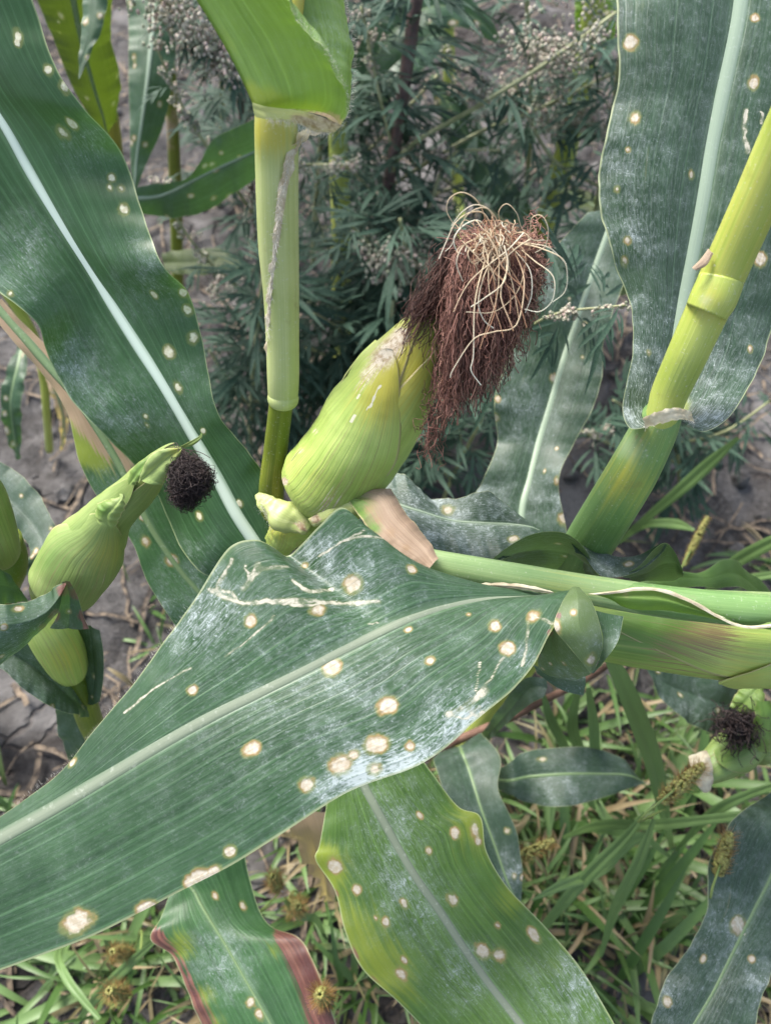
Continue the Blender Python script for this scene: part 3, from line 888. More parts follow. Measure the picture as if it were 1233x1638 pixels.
# leaf below the big one, yellow-green with spots
lh = [((455, 1085, .60), (462, 1082, .60), (472, 1075, .60)), ((500, 1165, .47), (520, 1150, .47), (560, 1120, .47)), ((535, 1225, .44), (560, 1212, .44), (640, 1172, .45)), ((522, 1290, .43), (590, 1272, .432), (688, 1232, .44)), ((511, 1350, .425), (620, 1326, .428), (733, 1290, .436)), ((505, 1376, .422), (640, 1362, .425), (768, 1306, .432)),
      ((535, 1425, .418), (668, 1408, .42), (778, 1362, .425)), ((552, 1490, .412), (702, 1456, .415), (812, 1420, .42)), ((580, 1550, .405), (740, 1514, .408), (872, 1482, .412)), ((634, 1600, .398), (782, 1574, .4), (926, 1546, .402)), ((690, 1660, .39), (836, 1645, .39), (988, 1648, .39)), ((770, 1760, .38), (900, 1750, .375), (1050, 1750, .37))]
leaf(main, lh, M['leaf_yellow'], 260, 48, 0.05, 0.0012, 5, 4, rib=M['rib_dull'], ribw=0.0040, ribh=0.0007, rib_taper=0.7,
     spots=[(728, 1333, 7), (760, 1328, 9), (686, 1360, 5), (723, 1440, 8), (770, 1522, 9), (798, 1527, 9), (853, 1495, 8), (795, 1480, 5), (670, 1303, 5), (617, 1474, 6), (570, 1423, 7), (641, 1557, 8), (645, 1536, 5), (645, 1443, 6), (535, 1385, 10), (765, 1345, 6), (602, 1470, 4)],
     marks={'dust': [(640, 1300, 60, .6), (660, 1440, 50, .8), (740, 1560, 50, .7), (930, 1580, 70, .9), (620, 1380, 50, .5)], 'yellow': [(775, 1310, 60, .75), (545, 1470, 50, .55), (600, 1560, 70, .7), (820, 1440, 40, .5), (900, 1530, 40, .3), (520, 1385, 35, 1.1)], 'purple': [(558, 1530, 14, .8), (590, 1575, 14, .8), (545, 1480, 8, .6), (535, 1430, 8, .6)]}, label='yellow-green leaf with ringed spots pointing down')

# leaf with the purple margins
lp = [((440, 1100, .72), (448, 1095, .72), (458, 1090, .72)), ((350, 1290, .56), (370, 1280, .56), (410, 1250, .56)), ((285, 1400, .515), (300, 1388, .515), (392, 1345, .53)), ((258, 1468, .50), (314, 1432, .507), (402, 1412, .52)), ((241, 1502, .488), (336, 1472, .50), (428, 1478, .512)), ((278, 1533, .49), (361, 1512, .495), (478, 1500, .496)), ((303, 1590, .486), (397, 1575, .488), (506, 1550, .486)), ((330, 1660, .48), (442, 1655, .48), (548, 1655, .476)), ((380, 1780, .47), (500, 1770, .47), (620, 1770, .465))]
leaf(main, lp, M['leaf_green'], 180, 36, 0.04, 0.0014, 6, 6, rib=M['rib_green'], ribw=0.0022, ribh=0.0007, spots=[(344, 1433, 5), (400, 1602, 6), (415, 1622, 6), (390, 1452, 5)],
     marks={'purple': [(248, 1500, 16, 1.3), (268, 1522, 14, .9), (282, 1545, 15, .9), (294, 1570, 15, .9), (304, 1595, 16, .9), (314, 1620, 17, .9), (326, 1645, 18, .9), (455, 1490, 18, .9), (468, 1512, 22, .9), (484, 1540, 24, .95), (498, 1568, 26, .9), (510, 1595, 27, .95), (522, 1620, 29, .9), (534, 1645, 30, .9)], 'yellow': [(290, 1515, 30, .6), (330, 1590, 22, .5), (345, 1640, 20, .5), (440, 1520, 20, .4)], 'dust': [(350, 1520, 40, .7), (365, 1560, 40, .6)]}, label='dark green leaf with purple-red margins')

# dusty leaf lying across to the right, its end twisting over
lf = [((560, 790, .44), (560, 815, .44), (570, 860, .43)), ((606, 748, .445), (606, 800, .435), (622, 862, .42)), ((648, 762, .44), (662, 815, .43), (690, 882, .415)), ((700, 800, .445), (720, 832, .432), (742, 897, .413)), ((760, 788, .43), (768, 836, .43), (790, 900, .412)), ((790, 790, .428), (812, 838, .43), (818, 888, .415)), ((822, 818, .432), (845, 842, .428), (846, 868, .42)), ((846, 838, .43), (862, 848, .428), (866, 858, .424))]
lf2 = [((778, 902, .412), (790, 903, .42), (800, 904, .43)), ((815, 873, .405), (828, 888, .425), (830, 908, .45)), ((850, 854, .398), (862, 880, .425), (868, 914, .46)), ((885, 849, .394), (895, 882, .425), (900, 918, .46)), ((912, 856, .393), (915, 888, .425), (920, 920, .45)), ((935, 880, .398), (934, 900, .42), (934, 921, .44)), ((952, 910, .41), (952, 916, .415), (950, 924, .43))]
lf3 = [((912, 868, .40), (920, 884, .40), (935, 890, .397)), ((935, 874, .41), (945, 893, .405), (950, 912, .40)), ((965, 884, .412), (966, 904, .406), (967, 923, .40)), ((992, 891, .412), (996, 905, .406), (1001, 921, .40)), ((1020, 888, .408), (1026, 897, .405), (1032, 907, .402)), ((1040, 878, .402), (1048, 882, .402), (1058, 885, .402)), ((1058, 868, .398), (1063, 870, .398), (1066, 872, .398))]
lf4 = [((994, 922, .402), (1005, 924, .41), (1015, 928, .43)), ((1022, 905, .399), (1035, 916, .42), (1040, 930, .445)), ((1046, 880, .397), (1056, 903, .42), (1062, 930, .45)), ((1064, 869, .397), (1074, 900, .42), (1080, 928, .45)), ((1080, 886, .40), (1084, 904, .42), (1088, 924, .44)), ((1092, 913, .405), (1093, 917, .41), (1094, 922, .42))]
leaf(main, lf, M['leaf_dusty'], 120, 30, 0.06, 0.0012, 5, 10, extra=(lf2, lf3, lf4), under=(0, 2), rib=M['rib_pale'], ribw=0.0012, ribh=0.0005, spots=[(717, 816, 9), (820, 862, 6), (1003, 903, 6), (893, 870, 5), (905, 890, 5)], marks={'dust': [(700, 850, 60, .9), (770, 820, 60, .8), (650, 790, 40, .7), (965, 900, 40, .6)]}, label='dusty leaf with a wavy end twisting over')

# ---- the ear
ax = [(494, 800, .405, 18), (498, 797, .404, 46), (505, 790, .4025, 62), (517, 779, .400, 69), (536, 758, .395, 71), (560, 729, .388, 72), (589, 687, .379, 72), (629, 617, .366, 68), (647, 588, .361, 61), (664, 561, .357, 51), (681, 535, .353, 41), (698, 510, .350, 30), (714, 486, .347, 21), (728, 458, .343, 12)]
tube(main, 'ear_shank', [(440, 880, .445, 20), (452, 862, .43, 26), (468, 842, .418, 30), (490, 832, .41, 34), (512, 822, .404, 38), (522, 812, .402, 40)], M['husk'], 40, 24, marks={'dry': [(480, 815, 26, .7), (500, 830, 14, .6), (430, 830, 14, .4)], 'yellow': [(450, 830, 40, .7)]}, wob=0.0035)
tube(main, 'bract', [(412, 790, .400, 5), (420, 800, .398, 13), (436, 815, .395, 20), (458, 828, .393, 24), (478, 838, .392, 19), (494, 848, .392, 9)], M['sheath'], 36, 20, 0.5, marks={'dry': [(482, 840, 20, .8), (422, 795, 14, .7), (455, 812, 14, .5), (440, 835, 16, .4)], 'dust': [(440, 822, 20, .6)]}, wob=0.004)
tube(main, 'bract', [(498, 836, .384, 8), (520, 824, .381, 13), (550, 812, .379, 14), (580, 803, .379, 14), (605, 797, .380, 12), (622, 790, .381, 8)], M['sheath'], 36, 20, 0.6, marks={'dry': [(505, 830, 14, .7)], 'yellow': [(540, 815, 40, .3)]}, wob=0.002)
eb = ear_body(main, ax, M['husk'],
              [(-15, 95, 0.05, 0.715, 0.0016, 2.15, None, -14), (80, 85, 0.05, 0.90, 0.0008, 3.2, None, -10), (-112, 60, 0.05, 0.66, 0.0011, 2.6), (-75, 90, .1, .97, .0005, 4)],
              marks={'dry': [(606, 578, 22, .62), (626, 556, 22, .75), (643, 536, 14, .9), (584, 603, 16, .5), (570, 622, 10, .35), (455, 770, 8, .9), (480, 720, 6, .6), (520, 812, 40, .35), (505, 690, 7, .5), (648, 500, 12, .8)], 'yellow': [(640, 600, 55, .7), (600, 650, 50, .5), (660, 540, 50, .55), (500, 770, 50, .25)], 'green': [(690, 660, 35, .35), (700, 510, 30, .3), (640, 760, 40, .25)]},
              scar=[(3.0, [(607, 618), (597, 640), (588, 656)]), (2.0, [(566, 665), (560, 675)]), (2.0, [(575, 630), (570, 642)])])
ear_marks = None
# dried husk leaf hanging from the base of the ear
td = [((556, 800, .377), (572, 796, .3765), (622, 782, .378)), ((572, 822, .372), (605, 803, .370), (628, 786, .376)), ((592, 850, .364), (622, 832, .3635), (645, 815, .371)), ((616, 878, .358), (645, 856, .358), (668, 843, .366)), ((652, 898, .353), (672, 880, .354), (686, 866, .362)), ((684, 914, .350), (692, 903, .350), (701, 893, .352))]
leaf(main, td, M['tan'], 70, 18, 0.14, 0.0005, 4, 14, marks={'green': [(570, 815, 30, 1.0), (600, 845, 12, .7)], 'brown': [(590, 815, 12, .9), (605, 832, 10, .9), (625, 852, 9, .9), (650, 876, 9, .9), (685, 895, 14, .5)]}, name='husk_leaf', label='dried tan husk leaf under the ear')
hairs(main, 'shank_hair', [(414, 795, .397), (425, 820, .394), (440, 850, .40)], 160, 0.003, 0.7, 0.00005)

# ---- silk
def px3(a):
    a = np.asarray(a, float)
    return P(a[:, 0], a[:, 1], a[:, 2])


n = 1500
x = RS.uniform(0, 1, n)
ex = 703 + 158 * x ** 0.85
ymx = np.interp(ex, [688, 705, 740, 800, 835, 862], [684, 680, 664, 612, 540, 455])
ey = ymx - np.abs(RS.randn(n)) * 66 + 6
r0 = RS.rand(n)
p0 = px3(np.stack([785 + RS.randn(n) * 26, 388 + RS.randn(n) * 13, .325 + .012 * r0], -1))
p1 = px3(np.stack([788 + (ex - 785) * .75 + RS.randn(n) * 18, 396 + RS.randn(n) * 20, .308 + .028 * r0], -1))
p2 = px3(np.stack([788 + (ex - 785) * 1.0 + RS.randn(n) * 12, 410 + (ey - 410) * .5 + RS.randn(n) * 16, .306 + .036 * r0], -1))
p3 = px3(np.stack([ex + RS.randn(n) * 8, ey, .324 + .032 * r0], -1))
ns = 40
br = bez(p0, p1, p2, p3, ns) + wavy(n, ns, 0.0013, 2.2) + wavy(n, ns, 0.0008, 7.0)
hue = np.clip(0.60 + 0.24 * RS.randn(n) + 0.25 * (x - .5) - 0.35 * (r0 > .6), 0, 1)
R = np.full((n, ns), 0.00019) * (0.7 + 0.6 * RS.rand(n, 1))
silk = strands(main, 'silk', br, R, M['silk_brown'], hue)
# dark strands on the left shoulder, down onto the husk
n = 330
u = RS.rand(n)
p0 = px3(np.stack([760 - 40 * u + RS.randn(n) * 12, 400 + RS.randn(n) * 16, .330 + .01 * RS.rand(n)], -1))
ex = 640 + 75 * RS.rand(n)
ey = 498 - (ex - 652) * .45 + np.abs(RS.randn(n)) * 16 + (RS.rand(n) < .25) * RS.rand(n) * 60
p3 = px3(np.stack([ex, ey, .331 + .012 * RS.rand(n)], -1))
p1 = p0 + (p3 - p0) * .33 + RS.randn(n, 3) * .004 + UPV * .003
p2 = p0 + (p3 - p0) * .7 + RS.randn(n, 3) * .004 + UPV * .002
dk = bez(p0, p1, p2, p3, 18) + wavy(n, 18, 0.0011, 2.5)
strands(main, 'silk', dk, np.full((n, 18), 0.00016), M['silk_brown'], np.clip(0.14 + .14 * RS.randn(n), 0, .6))
# the loose wisp below
n = 46
p0 = px3(np.stack([710 + RS.randn(n) * 14, 610 + RS.randn(n) * 25, .335 + .01 * RS.rand(n)], -1))
p3 = px3(np.stack([688 + RS.randn(n) * 9, 690 + 60 * RS.rand(n) ** 1.5, .345 + .01 * RS.rand(n)], -1))
lo = bez(p0, p0 * .6 + p3 * .4 + RS.randn(n, 3) * .003, p0 * .3 + p3 * .7 + RS.randn(n, 3) * .003, p3, 24) + wavy(n, 24, 0.0018, 3)
strands(main, 'silk', lo, np.full((n, 24), 0.00016), M['silk_brown'], np.clip(.35 + .15 * RS.randn(n), 0, 1))
# pale strands, each one apart
def curl(x0, y0, d0, ang, kap, length, n=34, dd=0.0, kv=0.0):
    s = length / (n - 1)
    x, y, a = x0, y0, ang
    o = []
    for i in range(n):
        q = i / (n - 1)
        o.append((x, y, d0 + dd * q))
        x += s * math.cos(a); y += s * math.sin(a)
        a += s * (kap * (0.6 + 0.9 * q) + kv * math.sin(q * 9))
    return px3(np.array(o))


specs = []
LOOPS = [[(781, 365), (765, 324), (741, 308), (720, 316), (714, 336), (724, 357)], [(789, 369), (773, 341), (749, 341), (728, 357), (716, 381), (702, 414)], [(785, 373), (765, 353), (741, 361), (726, 381), (730, 401), (741, 407)],
         [(799, 373), (793, 349), (777, 332), (757, 328), (737, 341), (722, 361)], [(806, 373), (797, 341), (810, 326), (826, 341), (834, 365), (846, 375)], [(826, 381), (846, 373), (850, 349), (866, 345), (876, 365), (872, 393), (854, 405)],
         [(830, 389), (864, 397), (900, 415), (907, 445), (902, 468), (884, 483)], [(834, 400), (854, 417), (884, 442), (884, 478), (864, 498), (839, 495)], [(820, 388), (849, 390), (879, 397), (905, 422)],
         [(806, 381), (838, 401), (836, 442), (822, 474), (789, 499), (745, 499)], [(806, 389), (777, 434), (765, 482), (773, 511), (789, 525)], [(810, 405), (806, 450), (773, 478), (753, 491)], [(822, 400), (838, 450), (826, 519), (789, 531), (757, 543), (724, 592), (720, 604)],
         [(780, 400), (760, 480), (757, 568), (753, 592), (769, 616)], [(777, 381), (749, 401), (757, 422), (777, 410)], [(770, 372), (745, 352), (733, 368), (722, 392), (712, 402)], [(795, 368), (782, 336), (762, 334), (744, 348), (735, 372)], [(812, 378), (836, 372), (852, 384), (870, 384)],
         [(815, 392), (846, 430), (850, 470), (840, 500)], [(768, 380), (742, 392), (730, 420), (740, 450)]]
for q in LOOPS:
    q = crom(np.array(q, float), 40)
    tq = np.linspace(0, 1, 40)
    down = np.clip((q[:, 1] - 400) / 120, 0, 1)
    dq = .312 - .010 * np.sin(tq * math.pi) * RS.uniform(.3, 1.2) + .004 * down - .006 * (q[-1, 1] > 430) + .006 * RS.rand()
    specs.append(px3(np.stack([q[:, 0], q[:, 1], dq], -1)))
for i in range(11):
    x, y = 790 + RS.randn() * 22, 382 + RS.randn() * 9
    ex_, ey_ = RS.uniform(715, 850), RS.uniform(440, 560)
    c = np.array([(x, y), (x + (ex_ - x) * .35 + RS.randn() * 9, y + (ey_ - y) * .25), (x + (ex_ - x) * .75 + RS.randn() * 12, y + (ey_ - y) * .6), (ex_, ey_)])
    c = crom(c, 40)
    c[:, 0] += 5 * RS.rand() * np.sin(np.linspace(0, 5 + 5 * RS.rand(), 40) + 6 * RS.rand()) * np.linspace(0, 1, 40)
    specs.append(px3(np.stack([c[:, 0], c[:, 1], np.full(40, .300 + .008 * RS.rand())], -1)))
for i, q in enumerate(specs):
    rr = np.linspace(.00029, .00019, len(q)) * (.7 + .5 * RS.rand())
    hu = np.clip(np.linspace(.35, .95, len(q)) + .15 * RS.randn(), 0, 1) if i < 20 else np.clip(np.linspace(.75, .15, len(q)) + .25 * RS.randn(), 0, 1)
    strands(main, 'silk_strand', q[None], rr[None], M['silk_pale'], hu[None], 5, kind=None)
n = 60
p0 = px3(np.stack([788 + RS.randn(n) * 22, 376 + RS.randn(n) * 13, .310 + .008 * RS.rand(n)], -1))
p3 = px3(np.stack([792 + RS.randn(n) * 22, 412 + RS.randn(n) * 18, .302 + .008 * RS.rand(n)], -1))
ct = bez(p0, p0 - FWD * .006 + UPV * .002, p3 - FWD * .004 + UPV * .004, p3, 14) + wavy(n, 14, .0012)
strands(main, 'silk', ct, np.full((n, 14), .0002), M['silk_pale'], np.clip(.3 + .3 * RS.randn(n), 0, 1))

# ---------------------------------------------------------------- maize plant lying in from the right, with the big front leaf
rp = np.array([0.95, 0.35, 0.0]); rp[2] = gz(rp)
lean = thing('maize_plant', 'leaning maize plant from the right edge carrying the huge spotted front leaf', 'maize plant', rp, MG)
e0 = P(1400, 985, .375)
tube(lean, 'stalk', [(*P(560, 870, .41), .004), (*P(700, 902, .378), .0062), (*P(950, 946, .374), .007), (*e0, .0085), (*(e0 * .5 + rp * .5 + np.array([.06, .0, .10])), .010), (*(rp + np.array([.0, .0, -.01])), .011)], M['stalk_blue'], 90, 18, world=True)
tube(lean, 'leaf_sheath', [(560, 862, .40, 12), (640, 886, .378, 18), (700, 901, .371, 21), (760, 912, .37, 22), (830, 924, .37, 22.5), (900, 936, .37, 23), (1000, 953, .37, 25), (1100, 967, .37, 26), (1233, 975, .37, 28), (1400, 983, .372, 30), (1500, 990, .38, 31)], M['sheath_light'], 110, 32, 0.7, marks={'yellow': [(900, 948, 80, .3), (1200, 985, 60, .3)], 'dust': [(1000, 945, 200, .15)]})
mgl = [((752, 934, .3545), (758, 936, .354), (765, 941, .355)), ((800, 932, .352), (810, 937, .351), (818, 941, .353)), ((845, 936, .350), (852, 942, .349), (858, 947, .352)), ((880, 945, .352), (886, 948, .352), (892, 951, .354))]
leaf(lean, mgl, M['margin'], 40, 5, 0.0, .0002, 5, 3, name='sheath_margin')
fl = [((940, 950, .3545), (950, 951, .352), (962, 952, .352)), ((975, 945, .350), (990, 955, .346), (1000, 972, .350)), ((1020, 940, .3485), (1030, 958, .344), (1035, 976, .350)), ((1060, 944, .348), (1068, 962, .344), (1076, 978, .350)), ((1105, 960, .350), (1108, 974, .345), (1112, 984, .352)), ((1150, 984, .352), (1154, 988, .348), (1160, 994, .352)), ((1190, 1000, .351), (1194, 1002, .350), (1200, 1005, .352)), ((1240, 996, .348), (1242, 1000, .347), (1244, 1004, .349)), ((1320, 980, .346), (1322, 986, .345), (1324, 990, .347))]
leaf(lean, fl, M['leaf_under'], 90, 10, .1, .0006, 5, 9, name='sheath_flap', marks={'dry': [(1000, 950, 12, .5)]})
mg3 = [((940, 950, .3525), (950, 951, .350), (953, 952, .350)), ((981, 945, .348), (985, 946, .345), (989, 949, .345)), ((1024, 939, .346), (1026, 941, .343), (1028, 944, .343)), ((1064, 943, .346), (1066, 946, .343), (1068, 950, .343)), ((1110, 961.5, .347), (1112, 965, .344), (1112, 969, .344)), ((1150, 984, .350), (1153, 988, .347), (1156, 993, .347)), ((1190, 1000, .3495), (1193, 1003, .3485), (1195, 1005.5, .3485)), ((1240, 996.5, .347), (1242, 999, .346), (1243, 1002, .346)), ((1320, 978, .345), (1322, 984, .344), (1324, 990, .344))]
leaf(lean, mg3, M['margin'], 90, 5, 0.0, .0001, 7, 5, name='sheath_margin')
# second ear lying beneath the sheath
ear_body(lean, [(1420, 1045, .425, 10), (1400, 1045, .422, 40), (1330, 1042, .418, 58), (1233, 1034, .412, 60), (1150, 1027, .41, 60), (1080, 1018, .409, 59), (1010, 1011, .409, 55), (950, 1006, .41, 48), (910, 1002, .412, 40), (880, 1000, .414, 28), (868, 1000, .415, 12)], M['husk'],
         [(35, 100, .05, .88, .0010, 3.0), (-60, 75, .05, .52, .0022, 1.8)],
         marks={'brown': [(1110, 1030, 42, .75), (1150, 1018, 30, .7), (1060, 1040, 22, .5)], 'yellow': [(1180, 1070, 70, .4)], 'green': [(1000, 1010, 80, .75), (1080, 985, 60, .7)], 'dry': [(1200, 1060, 10, .3)]})
# the big front leaf
bl = [((-260, 1500, .325), (-262, 1515, .322), (-255, 1600, .315)), ((-140, 1408, .322), (-142, 1430, .318), (-110, 1590, .310)), ((-60, 1350, .322), (-62, 1378, .317), (-40, 1566, .308)), ((0, 1308, .322), (0, 1342, .316), (35, 1540, .306)), ((62, 1262, .322), (70, 1303, .316), (140, 1500, .305)), ((110, 1222, .322), (130, 1268, .315), (215, 1464, .304)), ((165, 1152, .322), (200, 1226, .315), (290, 1425, .304)), ((215, 1092, .323), (265, 1187, .316), (370, 1384, .304)), ((258, 1032, .325), (335, 1148, .317), (450, 1334, .305)), ((308, 968, .328), (420, 1106, .319), (555, 1268, .307)), ((352, 893, .330), (500, 1066, .322), (650, 1232, .309)),
      ((378, 868, .331), (530, 1050, .323), (690, 1212, .311)), ((410, 863, .333), (562, 1034, .325), (725, 1186, .313)), ((438, 876, .341), (588, 1021, .327), (752, 1160, .315)), ((460, 890, .350), (612, 1009, .329), (778, 1138, .317)), ((482, 872, .347), (634, 999, .331), (803, 1118, .320)), ((512, 840, .341), (655, 990, .333), (825, 1098, .323)), ((546, 813, .338), (692, 977, .337), (856, 1060, .328)), ((582, 838, .340), (722, 969, .340), (876, 1018, .333)), ((628, 876, .344), (755, 962, .343), (893, 988, .338)), ((684, 908, .349), (795, 957, .347), (906, 962, .342)), ((760, 936, .352), (850, 955, .350), (914, 948, .346)), ((820, 944, .354), (872, 952, .352), (920, 942, .349))]
lo1 = [((914, 939, .344), (920, 938, .344), (926, 939, .344)), ((898, 965, .338), (924, 960, .335), (946, 963, .337)), ((886, 1003, .333), (926, 1000, .330), (959, 1000, .334)), ((912, 1037, .334), (940, 1032, .331), (963, 1035, .335)), ((943, 1076, .337), (946, 1076, .337), (950, 1073, .338))]
lo2 = [((887, 1002, .335), (882, 1010, .34), (877, 1018, .345)), ((906, 1030, .336), (884, 1045, .348), (860, 1058, .36)), ((926, 1054, .338), (900, 1070, .352), (876, 1080, .365)), ((945, 1078, .339), (930, 1084, .345), (915, 1089, .355))]
lo3 = [((950, 976, .347), (970, 981, .345), (997, 986, .343)), ((964, 1020, .346), (974, 1021, .344), (988, 1025, .342)), ((956, 1060, .343), (962, 1058, .341), (968, 1055, .340)), ((945, 1077, .339), (947, 1077, .339), (949, 1077, .339))]
lo4 = [((850, 1062, .372), (856, 1070, .370), (858, 1077, .368)), ((890, 1078, .372), (894, 1090, .367), (896, 1103, .364)), ((936, 1082, .372), (936, 1097, .367), (932, 1113, .364))]
fo = leaf(lean, bl, M['leaf_blue'], 420, 80, 0.035, 0.0008, 5, 2, rib=M['rib_dull'], ribw=0.0036, ribh=0.0006, rib_taper=0.6, ripband=0.05, extra=(lo1, lo2, lo3, lo4), under=(0, 1),
     spots=[(565, 935, 12), (658, 910, 7), (510, 974, 9.5), (400, 992, 8), (530, 1067, 11), (620, 1128, 12), (604, 1190, 13), (401, 1200, 10), (655, 1195, 7), (688, 1057, 6.5), (652, 1007, 5), (790, 1000, 8), (810, 1037, 10), (853, 985, 9), (308, 1104, 7), (491, 1255, 10), (546, 1224, 13), (566, 1208, 7), (598, 1230, 9), (125, 1475, 18), (325, 1405, 14), (343, 1392, 9), (303, 1412, 9), (368, 1363, 8), (240, 1462, 12), (118, 1219, 6), (748, 983, 4), (917, 980, 5), (945, 1055, 9), (890, 1003, 8), (900, 1060, 5), (868, 1070, 3), (880, 1062, 3), (487, 905, 5)],
     scar=[(5.5, [(335, 942), (385, 964), (440, 961), (500, 962), (560, 965), (605, 962)]), (4.5, [(345, 945), (358, 920), (371, 897)]), (6, [(390, 940), (402, 925), (412, 905)]), (4, [(398, 930), (420, 910), (460, 906)]), (4.5, [(470, 930), (495, 945), (530, 943)]), (2.5, [(510, 890), (550, 865), (590, 846)]), (2.5, [(545, 868), (580, 858), (620, 862)]), (2.5, [(200, 1140), (250, 1100), (305, 1068)]), (2, [(360, 1050), (400, 1022), (440, 985)]), (3, [(845, 995), (842, 1030), (835, 1065)]), (3, [(855, 985), (878, 995), (890, 1003)]), (2.5, [(808, 1045), (788, 1080), (765, 1108)]), (2, [(768, 1060), (764, 1085), (760, 1105)]), (7, [(775, 1105), (745, 1130), (720, 1142)]), (2, [(590, 998), (605, 996)]), (4, [(402, 928), (396, 915), (392, 906)]), (3.5, [(380, 962), (372, 950), (352, 945)]), (3, [(440, 961), (470, 968), (520, 966)]), (4.5, [(745, 1130), (760, 1145), (772, 1140)]), (3, [(725, 1145), (745, 1150), (765, 1130)])],
     marks={'dust': [(345, 965, 45, 1.1), (305, 1015, 40, .9), (572, 1236, 26, 3.2), (595, 1240, 40, 1.9), (640, 1222, 36, 1.5), (750, 1150, 32, 3.0), (700, 1185, 40, 1.4), (530, 1275, 30, 1.3), (500, 885, 40, .9), (560, 930, 60, .5), (835, 1060, 25, .9), (620, 1100, 180, .25), (480, 1120, 160, .2), (975, 1020, 30, .5), (910, 1098, 40, .8)], 'purple': [(893, 985, 7, .7), (880, 1012, 7, .7), (862, 1050, 6, .5)]}, label='huge front leaf with ringed white lesions and chewed scars')
hairs(fo, 'leaf_hair', [(0, 1306, .321), (62, 1260, .321), (110, 1220, .321), (165, 1150, .321), (215, 1090, .322), (258, 1030, .324), (308, 966, .327)], 200, 0.0012, 0.4, 0.00003, dirs=-RGT * .5 + UPV * .7)

# ---------------------------------------------------------------- right maize plant
rp = root(744, 1205)
right = thing('maize_plant', 'maize plant with a bare yellow stem before its broad upright leaf', 'maize plant', rp, MG)
tube(right, 'stalk', [(1480, -240, .225, 41), (1330, 60, .255, 39.5), (1262, 200, .28, 38), (1205, 330, .30, 36.5), (1160, 430, .316, 35.5), (1143, 470, .321, 34.5), (1120, 520, .328, 33), (1095, 575, .336, 31.5), (1070, 630, .345, 29), (1055, 672, .352, 26), (1000, 775, .385, 26), (940, 872, .44, 26), (860, 1020, .60, 24), (744, 1205, gd(744, 1205) + .01, 20)], M['stalk'], 140, 28, marks={'green': [(1085, 600, 60, .45), (1225, 330, 30, .15)], 'yellow': [(1200, 340, 160, .4), (1140, 480, 40, .7)], 'dust': [(1130, 450, 30, .3), (1180, 300, 40, .2)]})
tube(right, 'stalk_node', [(1153, 446, .3175, 35.3), (1147, 462, .3185, 36), (1142, 474, .3195, 36.5), (1137, 484, .3205, 36), (1129, 499, .322, 33.6)], M['stalk'], 16, 30, marks={'yellow': [(1140, 478, 30, .5)], 'dust': [(1128, 480, 18, .5)]})
nb = [((1132, 398, .309), (1136, 402, .308), (1140, 406, .308)), ((1120, 414, .309), (1125, 419, .308), (1130, 424, .308)), ((1106, 428, .311), (1109, 431, .310), (1113, 433, .310))]
leaf(right, nb, M['tan'], 16, 5, .15, 0, name='bract')
tube(right, 'leaf_sheath', [(1066, 655, .350, 27), (1055, 672, .354, 33), (1040, 700, .362, 37), (1010, 757, .377, 40), (975, 815, .40, 40), (940, 872, .43, 39), (905, 935, .48, 36), (872, 995, .56, 32)], M['stalk_blue'], 90, 32, marks={'yellow': [(1000, 770, 60, .5), (1040, 690, 30, .3)], 'dry': [(1020, 700, 12, .4), (990, 750, 10, .35)], 'dust': [(1010, 720, 40, .4)]})
rl = [((985, -130, .385), (1206, -130, .39), (1400, -130, .375)), ((990, -60, .380), (1192, -60, .385), (1380, -60, .395)), ((985, 40, .374), (1177, 40, .382), (1370, 40, .392)), ((986, 140, .372), (1158, 130, .380), (1350, 140, .391)), ((962, 240, .366), (1138, 225, .378), (1330, 230, .389)), ((958, 320, .362), (1122, 320, .376), (1310, 320, .387)), ((975, 400, .362), (1105, 410, .375), (1275, 420, .386)), ((1005, 475, .364), (1091, 480, .374), (1245, 500, .384)), ((1012, 540, .360), (1078, 550, .372), (1220, 570, .376)), ((1003, 605, .352), (1068, 605, .370), (1195, 620, .364)), ((997, 655, .346), (1060, 640, .368), (1165, 668, .346)), ((1007, 684, .343), (1057, 662, .366), (1128, 688, .345)), ((1030, 684, .345), (1057, 670, .362), (1098, 672, .348))]
leaf(right, rl, M['leaf_dusty'], 260, 48, 0.07, 0.0010, 5, 3, rib=M['rib_pale'], ribw=0.0064, ribh=0.0014, rib_taper=1.0, ripband=0.07,
     spots=[(1008, 70, 10), (1015, 190, 9), (1003, 385, 6), (1000, 418, 6), (1205, 30, 6), (1203, 132, 8), (1105, 280, 6), (1214, 412, 10), (1198, 557, 5), (985, 304, 5), (1037, 565, 5), (1003, 240, 4)],
     scar=[(5, [(1195, 178), (1190, 215), (1196, 245)]), (3, [(1218, 178), (1216, 198)])],
     marks={'dust': [(1010, 380, 50, .6), (1035, 600, 40, 1.0), (1015, 665, 30, 1.6), (1135, 665, 35, 1.2), (1000, 250, 60, .3), (1160, 600, 60, .3), (1040, 520, 40, .6)], 'yellow': [(1085, 650, 20, .9)], 'green': []}, label='broad upright leaf with a pale midrib and dusty lobes at its collar')
lg = [((1028, 668, .335), (1030, 675, .336), (1033, 684, .338)), ((1052, 658, .327), (1055, 667, .328), (1059, 677, .330)), ((1080, 652, .327), (1083, 661, .328), (1088, 671, .330)), ((1104, 658, .335), (1106, 666, .337), (1108, 674, .339))]
leaf(right, lg, M['margin'], 40, 8, .1, .0005, 6, 4, name='ligule')
hairs(right, 'collar_hair', [(1030, 682, .343), (1057, 668, .346), (1085, 664, .346), (1110, 676, .344)], 260, .0026, .7, .00006)
